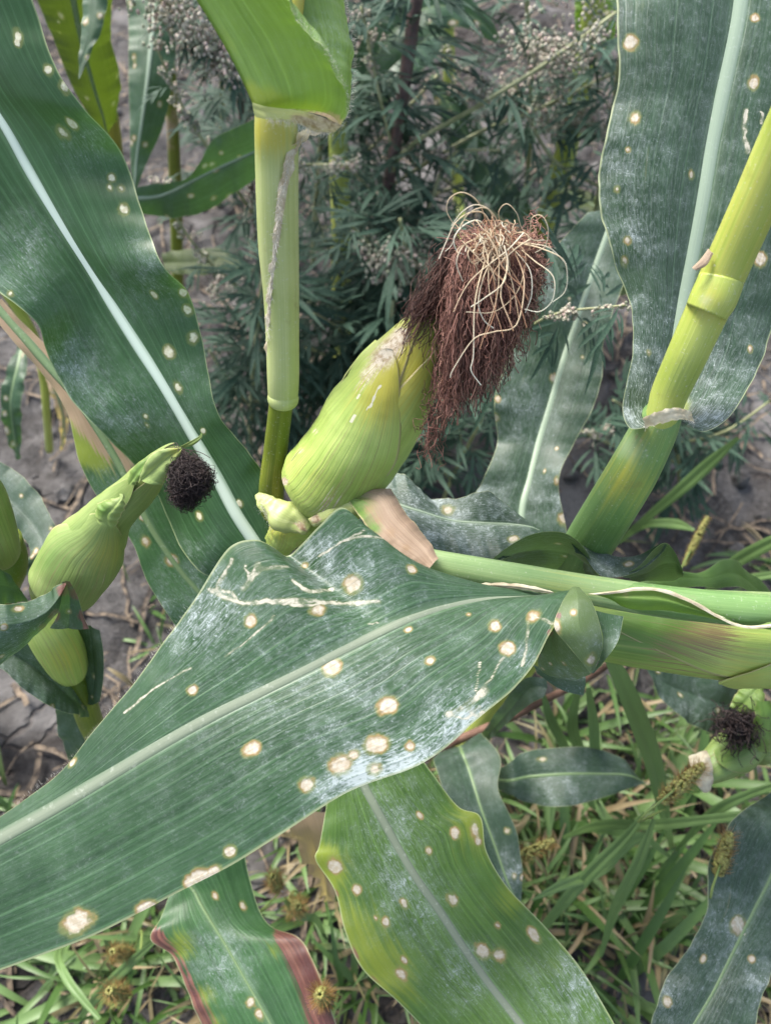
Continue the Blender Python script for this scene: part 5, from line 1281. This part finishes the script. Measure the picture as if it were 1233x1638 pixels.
mugwort('mugwort at the top left with a thick drooping panicle of pinkish buds', (420, 520), [(418, 420, 1.1, 5), (405, 330, 1.0, 5), (385, 170, .88, 5), (365, 60, .80, 5), (350, -60, .74, 5)],
        [([(385, 170, .88, 3), (320, 60, .80, 3), (255, -10, .76, 2)], 6, .04), ([(410, 350, 1.0, 3), (360, 275, .90, 3), (300, 185, .85, 2.5), (250, 75, .80, 2)], 3, .03), ([(416, 480, 1.05, 3), (370, 450, .98, 3), (310, 390, .93, 2.5), (248, 292, .88, 2)], 5, .03)],
        [([(250, -5, .76), (290, 25, .77), (330, 70, .78), (375, 112, .80)], 700, .020, .0019), ([(250, 72, .80), (300, 185, .85), (360, 275, .90)], 200, .006, .0016), ([(248, 292, .88), (310, 390, .93), (370, 450, .98)], 190, .007, .0016), ([(395, 290, .95), (400, 350, .99), (398, 430, 1.03)], 120, .010, .0016)], 26, .055)
mugwort('mugwort with spreading olive branches and bud clusters near the top right', (930, 560), [(935, 450, 1.1, 5), (960, 300, .98, 5), (985, 150, .90, 5), (1005, -20, .82, 5)],
        [([(935, 450, 1.1, 3), (800, 350, 1.0, 3), (700, 280, .96, 3)], 10, .055), ([(620, 300, .93, 3.5), (760, 215, .92, 3.5), (870, 170, .91, 3), (985, 115, .89, 3)], 12, .05), ([(960, 300, .98, 3), (880, 250, .94, 3), (820, 130, .90, 3)], 12, .055), ([(932, 500, 1.12, 3), (880, 540, 1.05, 3), (800, 500, 1.0, 3)], 10, .055)],
        [([(800, 150, .90), (880, 190, .92), (975, 170, .90)], 300, .013, .0018), ([(850, 120, .90), (930, 40, .86), (980, 20, .84)], 150, .016, .0018), ([(880, 60, .86), (900, 160, .9)], 160, .02, .0018), ([(900, 200, .93), (985, 200, .92)], 140, .012, .0017)], 34, .06, red=False)
mugwort('low leafy mugwort with a pale bud cluster just left of the brown silk', (690, 640), [(680, 560, 1.05, 4), (665, 480, .95, 4), (650, 410, .88, 4), (640, 350, .84, 3)],
        [([(665, 480, .95, 3), (600, 400, .88, 3), (560, 360, .85, 2)], 12, .05), ([(675, 540, 1.0, 3), (560, 520, .95, 3), (490, 480, .92, 3)], 16, .06), ([(685, 600, 1.08, 3), (740, 600, 1.0, 3), (800, 640, .95, 3)], 14, .06)],
        [([(592, 405, .86), (640, 420, .87), (700, 425, .87)], 520, .014, .0018), ([(600, 425, .87), (690, 440, .88)], 160, .014, .0017)], 40, .06, red=False)
mugwort('leafy mugwort in the gap between the central stem and the green ear', (400, 760), [(400, 690, 1.02, 4), (405, 600, .95, 4), (415, 500, .88, 4), (425, 420, .84, 4)],
        [([(402, 650, 1.0, 3), (360, 600, .95, 3), (335, 560, .93, 2)], 12, .055), ([(410, 560, .92, 3), (500, 560, .95, 3), (560, 600, .98, 3)], 18, .06), ([(405, 640, 1.0, 3), (480, 660, 1.0, 3), (520, 690, 1.02, 3)], 16, .06)], [([(330, 470, .9), (400, 440, .87)], 110, .012, .0016)], 36, .06, red=False)
mugwort('mugwort low at the right, in front of the bare soil under the dusty leaf collar', (1090, 800), [(1085, 740, 1.0, 4), (1080, 690, .95, 4), (1070, 640, .9, 3)],
        [([(1085, 740, 1.0, 3), (1000, 720, .96, 3), (930, 690, .93, 2)], 14, .055), ([(1082, 710, .97, 3), (1160, 690, .93, 3), (1233, 640, .9, 2)], 14, .055), ([(1080, 700, .96, 3), (980, 640, .9, 2)], 8, .05)], [([(925, 690, .92), (1010, 690, .94)], 110, .008, .0015)], 18, .055, red=False)
mugwort('mugwort sprig whose thin bud spike crosses the dusty leaf behind the silk', (700, 830), [(720, 770, .95, 3), (760, 690, .85, 3), (820, 560, .66, 2.5), (880, 505, .56, 2), (1000, 488, .53, 1.5)],
        [([(720, 770, .95, 3), (690, 720, .9, 2), (640, 690, .88, 2)], 14, .055), ([(740, 730, .9, 3), (730, 660, .86, 2), (720, 600, .84, 2)], 12, .055)], [([(880, 505, .555), (940, 494, .54), (1000, 488, .53)], 130, .004, .0011)], 12, .045, red=False)
mugwort('far leafy mugwort at the top centre between the stems', (500, 430), [(505, 330, 1.25, 4), (515, 200, 1.1, 4), (525, 60, 1.0, 4), (530, -80, .9, 4)],
        [([(505, 330, 1.25, 3), (600, 230, 1.15, 3), (700, 120, 1.1, 3)], 18, .07), ([(512, 230, 1.15, 3), (590, 130, 1.05, 3), (640, 20, 1.0, 3)], 16, .07), ([(503, 370, 1.3, 3), (640, 330, 1.25, 3), (780, 280, 1.2, 3)], 18, .07)],
        [([(560, 150, 1.05), (575, 60, 1.0)], 120, .015, .0018)], 34, .07, red=False)

mugwort('dark leafy mugwort filling the gap above the horizontal background leaf', (350, 330), [(352, 260, 1.35, 4), (356, 180, 1.25, 4), (352, 90, 1.15, 4), (346, -20, 1.05, 4)],
        [([(352, 260, 1.35, 3), (400, 180, 1.25, 3), (420, 100, 1.2, 3)], 12, .06)], [], 26, .065, red=False)
mugwort('tall mugwort rising through the gap right of the brown silk tip', (830, 470), [(836, 400, 1.3, 4), (842, 300, 1.2, 4), (850, 180, 1.1, 4), (846, 60, 1.02, 4), (840, -40, .96, 4)],
        [([(840, 330, 1.22, 3), (780, 240, 1.15, 3), (740, 160, 1.1, 3)], 16, .065), ([(846, 220, 1.12, 3), (900, 130, 1.05, 3), (940, 60, 1.0, 3)], 14, .06)],
        [([(740, 160, 1.1), (720, 90, 1.06)], 120, .014, .0018), ([(930, 110, 1.03), (945, 30, 1.0)], 160, .016, .0018)], 20, .065, red=False)
mugwort('bushy mugwort behind the middle of the upright green ear', (600, 790), [(602, 720, 1.08, 4), (610, 640, 1.0, 4), (620, 560, .94, 4), (628, 480, .9, 4)],
        [([(602, 700, 1.06, 3), (520, 640, 1.0, 3), (490, 580, .97, 3)], 16, .06), ([(606, 680, 1.04, 3), (680, 640, 1.0, 3), (740, 660, 1.0, 3)], 16, .06), ([(615, 600, .97, 3), (560, 540, .93, 3), (500, 500, .92, 3)], 14, .06)], [], 34, .062, red=False)

# ---------------------------------------------------------------- grass
M['grass'] = strand_mat('grass_blade', (0.26, 0.20, 0.11), (0.042, 0.095, 0.018), (0.130, 0.215, 0.070), 0.45, 0.2)


def blades(roots, L, W, az, lean, hue, n=8):
    S = len(roots)
    t = np.linspace(0, 1, n)
    h = np.stack([np.cos(az), np.sin(az), np.zeros(S)], -1)
    el0 = np.radians(88) - lean
    el = el0[:, None] - (0.3 + 1.5 * RS.rand(S))[:, None] * t[None] ** 1.3
    d = h[:, None] * np.cos(el)[..., None] + np.array([0, 0, 1.0]) * np.sin(el)[..., None]
    side = np.stack([-np.sin(az), np.cos(az), np.zeros(S)], -1)
    d = d + side[:, None] * (RS.randn(S, 1, 1) * .35 * t[None, :, None])
    C = roots[:, None] + np.cumsum(d, 1) * (L / n)[:, None, None]
    C[..., 2] = np.maximum(C[..., 2], gz(C) + .003)
    w_ = W[:, None] * np.clip(np.sin(math.pi * np.clip(.12 + t * .88, 0, 1)) ** .7, .03, 1)[None]
    Wv = side[:, None] * w_[..., None]
    N = np.cross(d, np.broadcast_to(side[:, None], d.shape))
    V, f, uv = ribbons_mesh(C, Wv, nrm(N), .3)
    return V, f, uv, np.repeat(hue, n * 3)


zones = [(790, 1240, 1090, 1700, 900), (-60, 560, 1400, 1720, 620), (560, 1000, 1300, 1700, 500), (440, 580, 1290, 1420, 160), (640, 900, 1130, 1300, 170), (930, 1240, 740, 1000, 60), (-40, 130, 1250, 1420, 40), (200, 300, 930, 1100, 26), (1240, 1700, 700, 1600, 260), (-520, -60, 800, 1650, 240)]
Rt, H_ = [], []
for (x0, x1, y0, y1, cnt) in zones:
    for _ in range(cnt):
        x, y = RS.uniform(x0, x1), RS.uniform(y0, y1)
        q = G(x, y)
        q = q + RS.randn(3) * .012
        q[2] = gz(q) - .004
        Rt.append(q)
Rt = np.array(Rt)
# gaps of bare dark soil
keep = fbm(Rt * 11.0, 2, 5) > -.08
Rt = Rt[keep]
S = len(Rt)
hue = np.where(RS.rand(S) < .42, RS.rand(S) * .22, np.clip(.70 + .25 * RS.randn(S), .38, 1))
V, f, uv, hu = blades(Rt, RS.uniform(.03, .13, S), RS.uniform(.0009, .0034, S), RS.rand(S) * 6.28, np.abs(RS.randn(S)) * .55, hue)
part('grass', V, f, M['grass'], None, uv, {'hue': hu}, kind='stuff')

# tufts whose blades can be picked apart
BL = []
for k in range(6):
    az, ln0 = np.zeros(1), np.array([.25 + .12 * k])
    st = RS.get_state()
    t = np.linspace(0, 1, 12)
    el = math.radians(80) - ln0[0] - (.5 + .25 * k) * t ** 1.2
    d = np.stack([np.cos(el), .12 * (k % 3 - 1) * t, np.sin(el)], -1)
    C = np.cumsum(d, 0)[None] / 12
    side = np.tile(np.array([0, 1.0, 0]), (1, 12, 1))
    w_ = .030 * np.clip(np.sin(math.pi * np.clip(.14 + t * .86, 0, 1)) ** .7, .03, 1)
    V, f, uv = ribbons_mesh(C, side * w_[None, :, None], nrm(np.cross(d, [0, 1.0, 0]))[None], .3)
    BL.append(mesh_data('blade', V, f, M['grass'], uv, {'hue': np.full(len(V), .6 + .09 * k)}))


def tuft(label, x, y, nb, L, az0=None):
    rp = root(x, y)
    o = thing('grass_tuft', label, 'grass', rp, 'grass tufts on the soil')
    for j in range(nb):
        az = RS.rand() * 6.28 if az0 is None else az0 + RS.randn() * .35
        q = rp + np.array([RS.randn() * .008, RS.randn() * .008, -.003])
        put(BL[RS.randint(6)], 'blade', o, q, [math.cos(az), math.sin(az), 0.0], [0, 0, 1.0], L * (.6 + .7 * RS.rand()))
    return o


for (lab, x, y, nb, L) in [
        ('dense grass tuft right of the downward yellow-green leaf', 905, 1420, 12, .16), ('grass tuft in the middle of the bottom right weeds', 985, 1340, 12, .18), ('grass tuft close to the lowest right dusty leaf', 1010, 1480, 12, .17),
        ('grass tuft at the bottom edge between the two lowest leaves', 990, 1590, 12, .16), ('yellowish grass tuft under the small corner ear', 1100, 1330, 10, .17), ('grass tuft just below the low dark leaf', 870, 1330, 10, .15),
        ('grass tuft rising beside the folded lobes of the front leaf', 880, 1180, 10, .18), ('grass tuft left of the purple-edged leaf', 200, 1560, 12, .15), ('grass tuft in the bottom left corner', 60, 1600, 12, .15),
        ('grass tuft under the lower rim of the huge front leaf, left part', 110, 1540, 10, .13), ('small grass tuft between the purple-edged leaf and the yellow-green leaf', 500, 1470, 9, .12), ('grass tuft at the bottom between purple-edged leaf and yellow-green leaf', 580, 1600, 10, .12),
        ('sparse grass tuft on bare soil near the young ear', 250, 1010, 5, .07), ('sparse grass tuft on bare soil at the right edge', 1200, 900, 6, .13), ('grass tuft by the left edge above the front leaf', 20, 1300, 6, .08), ('grass tuft right of the second tilted ear, low down', 1060, 1230, 10, .19)]:
    tuft(lab, x, y, nb, L)


def long_blade(label, paths):
    """a grass plant with long broad blades given by their centre lines (x, y, d, half width px)"""
    g0 = paths[0][0]
    rp = root(g0[0], g0[1])
    o = thing('grass_plant', label, 'grass', rp, 'long-bladed grass plants')
    for q in paths:
        secs = ls(q)
        V, uvv, *_ = sheet(secs, 50, 4, .12, .0004, 3, 7)
        hu = np.full(V.shape[0] * V.shape[1], .8 + .3 * RS.rand())
        part('blade', V.reshape(-1, 3), grid_faces(50, 9), M['grass'], o, uvv.reshape(-1, 2), {'hue': hu})


long_blade('grass with one long broad blade bending down below the second ear', [[(1075, 1360, gd(1075, 1360), 3), (1062, 1300, .70, 9), (1045, 1220, .64, 15), (1020, 1150, .60, 16), (995, 1090, .57, 14), (975, 1050, .55, 10), (960, 1010, .54, 4)], [(1070, 1370, .80, 3), (1020, 1340, .74, 10), (960, 1390, .68, 11), (890, 1420, .65, 8), (850, 1440, .64, 1)], [(1080, 1360, .80, 3), (1140, 1300, .72, 9), (1200, 1270, .69, 8), (1260, 1250, .67, 3)]])
long_blade('grass with thin upright blades under the folded lobes', [[(955, 1290, gd(955, 1290), 3), (952, 1220, .70, 8), (948, 1150, .64, 8), (940, 1100, .6, 4)], [(945, 1290, .84, 3), (905, 1200, .74, 7), (880, 1150, .7, 8), (868, 1110, .68, 3)], [(950, 1295, .84, 3), (930, 1210, .74, 8), (915, 1160, .7, 9), (925, 1100, .66, 4)]])
long_blade('grass with arching blades on bare soil at the right', [[(965, 885, gd(965, 885), 3), (1020, 840, .95, 5), (1080, 790, .88, 9), (1130, 745, .84, 10), (1180, 700, .80, 3)], [(985, 870, 1.0, 3), (1030, 840, .95, 6), (1080, 838, .92, 8), (1110, 848, .90, 2)]])
long_blade('grass with broad blades rising at the right edge behind the second ear', [[(1120, 960, gd(1120, 960), 3), (1150, 920, .80, 8), (1190, 890, .74, 11), (1250, 860, .7, 10), (1300, 840, .68, 4)], [(1110, 965, .95, 3), (1150, 935, .85, 6), (1200, 925, .8, 7), (1260, 915, .78, 4)]])
long_blade('grass with pale blades lying over the weeds at the bottom right', [[(830, 1540, gd(830, 1540), 3), (880, 1470, .70, 8), (940, 1400, .66, 11), (1000, 1340, .64, 9), (1030, 1300, .63, 2)], [(960, 1530, .77, 3), (985, 1450, .66, 9), (1020, 1380, .62, 10), (1045, 1310, .6, 3)], [(900, 1340, .80, 3), (960, 1320, .72, 8), (1060, 1318, .66, 9), (1233, 1300, .6, 7), (1300, 1295, .58, 3)]])
long_blade('grass with a curved pale blade beside the purple-edged leaf', [[(520, 1500, gd(520, 1500), 3), (505, 1470, .72, 6), (480, 1465, .70, 8), (455, 1440, .68, 3)], [(120, 1640, .76, 3), (160, 1590, .7, 8), (210, 1540, .66, 8), (255, 1500, .64, 2)], [(140, 1480, .82, 3), (95, 1520, .74, 7), (110, 1570, .7, 8), (160, 1630, .68, 4)]])

# foxtail grasses, many seen straight from above
M['fox_seed'] = strand_mat('foxtail_spikelet', (0.16, 0.17, 0.05), (0.24, 0.22, 0.07), (0.34, 0.34, 0.10), 0.6)
M['fox_bristle'] = strand_mat('foxtail_bristle', (0.26, 0.14, 0.045), (0.36, 0.21, 0.07), (0.50, 0.36, 0.15), 0.55, 0.3)
M['fox_stem'] = plain_mat('foxtail_stem', (0.12, 0.18, 0.04), (0.22, 0.28, 0.08), 60, 0.5)


def foxtail(label, rootpx, top, L, rad, lean=(0, 0, 1.0), green=.5, hw=2.2):
    rp = root(*rootpx)
    o = thing('foxtail_grass', label, 'foxtail grass', rp, 'foxtail grasses among the weeds')
    tip = P(*top)
    ax_ = nrm(np.array(lean, float))
    base = tip - ax_ * L
    mid_ = rp * .5 + base * .5 - np.array([0, 0, 1]) * 0 + np.array([RS.randn() * .01, RS.randn() * .01, .02])
    tube(o, 'stem', [(*rp, .0010), (*mid_, .0010), (*(base - ax_ * .02), .0009), (*(base + ax_ * L * .5), .0008), (*(tip - ax_ * .004), .0006)], M['fox_stem'], 30, 6, world=True)
    n = 330
    t = RS.rand(n) ** .8
    az = RS.rand(n) * 6.28
    a1 = nrm(np.cross(ax_, [.3, .9, .2])); a2 = np.cross(ax_, a1)
    prof = np.sin(math.pi * np.clip(.14 + t * .80, 0, 1)) ** .6
    out = a1 * np.cos(az)[:, None] + a2 * np.sin(az)[:, None]
    pos = base + ax_ * (t * L)[:, None] + out * (rad * .42 * prof)[:, None]
    rr_ = .0013 * (.8 + .4 * RS.rand(n))
    V = (I0[None] * np.array([1, 1, 1.5]) * rr_[:, None, None] + pos[:, None]).reshape(-1, 3)
    f = (IF0[None] + (np.arange(n) * 12)[:, None, None]).reshape(-1, 3)
    part('seed_head', V, f, M['fox_seed'], o, None, {'hue': np.repeat(np.clip(green + .3 * RS.randn(n), 0, 1), 12)}, kind='stuff')
    n = 420
    t = RS.rand(n)
    az = RS.rand(n) * 6.28
    out = a1 * np.cos(az)[:, None] + a2 * np.sin(az)[:, None]
    prof = np.sin(math.pi * np.clip(.14 + t * .80, 0, 1)) ** .6
    r0 = base + ax_ * (t * L)[:, None] + out * (rad * .3 * prof)[:, None]
    d = nrm(out + ax_ * .75 + RS.randn(n, 3) * .15) * (rad * (.5 + .45 * RS.rand(n)))[:, None]
    q = np.linspace(0, 1, 4)[None, :, None]
    Pn = r0[:, None] + d[:, None] * q
    strands(o, 'bristle', Pn, np.repeat(np.array([[.00012, .0001, .00008, .00004]]), n, 0), M['fox_bristle'], np.clip(.5 + .3 * RS.randn(n), 0, 1))


foxtail('brownish foxtail head seen from above, right of the purple-edged leaf top', (445, 1440), (438, 1402, .60), .04, .0115, (.05, .1, 1))
foxtail('brown foxtail head lower, left of the yellow-green leaf', (500, 1480), (477, 1450, .68), .04, .014, (.3, -.1, 1), .2)
foxtail('larger foxtail head seen from above near the bottom left corner', (190, 1640), (175, 1585, .58), .045, .012, (0, .05, 1))
foxtail('small foxtail head just above the larger one at the bottom left', (205, 1560), (180, 1522, .64), .04, .0105, (-.1, 0, 1))
foxtail('foxtail head over the purple margin at the bottom edge', (540, 1640), (512, 1590, .452), .045, .0105, (0, .05, 1), .75)
foxtail('tilted foxtail head between the yellow-green leaf and the weeds', (900, 1480), (885, 1345, .64), .045, .0095, (.85, .35, .45), .3)
foxtail('golden foxtail head on the dusty leaf at the right edge', (1180, 1480), (1166, 1334, .50), .032, .0085, (.1, .55, .6), .7)
foxtail('tawny foxtail head lying beside the whitish husk tip', (1040, 1340), (1124, 1224, .52), .038, .0095, (.75, .55, .25), .6)
foxtail('thin upright foxtail head with a pale tip over bare soil', (1060, 1000), (1131, 828, .72), .05, .006, (.3, .55, .6), .7)
foxtail('drooping straw-coloured seed head above the left edge ear', (20, 900), (62, 815, .80), .07, .012, (.7, -.5, .2), .6)

# a reddish dry stem lying through the weeds
rp = root(690, 1215)
o = thing('dry_stem', 'reddish dry weed stem lying across the soil below the folded lobes', 'dry stem', rp)
tube(o, 'stem', [(650, 1232, gd(650, 1232) - .01, 6), (720, 1190, .80, 7), (800, 1155, .74, 7), (870, 1120, .70, 6), (940, 1085, .66, 5), (990, 1050, .63, 4)], plain_mat('dry_reddish_stem', (.10, .055, .04), (.19, .11, .08), 60, .7), 40, 8)
# crumpled dead maize leaf under the front leaf
rp = root(520, 1420)
o = thing('dead_leaf', 'crumpled tan dead maize leaf between the two lowest leaves', 'dead leaf', rp)
dl = [((455, 1300, .56), (480, 1295, .56), (530, 1300, .56)), ((468, 1330, .57), (495, 1325, .56), (540, 1340, .57)), ((480, 1365, .60), (505, 1360, .585), (545, 1385, .60)), ((500, 1400, .66), (518, 1395, .65), (540, 1420, .66)), ((518, 1440, .76), (524, 1440, .76), (534, 1440, .76))]
leaf(o, dl, M['leaf_dry'], 50, 16, .12, .003, 5, 81, name='blade', marks={'dry': [(500, 1350, 90, .6)]})
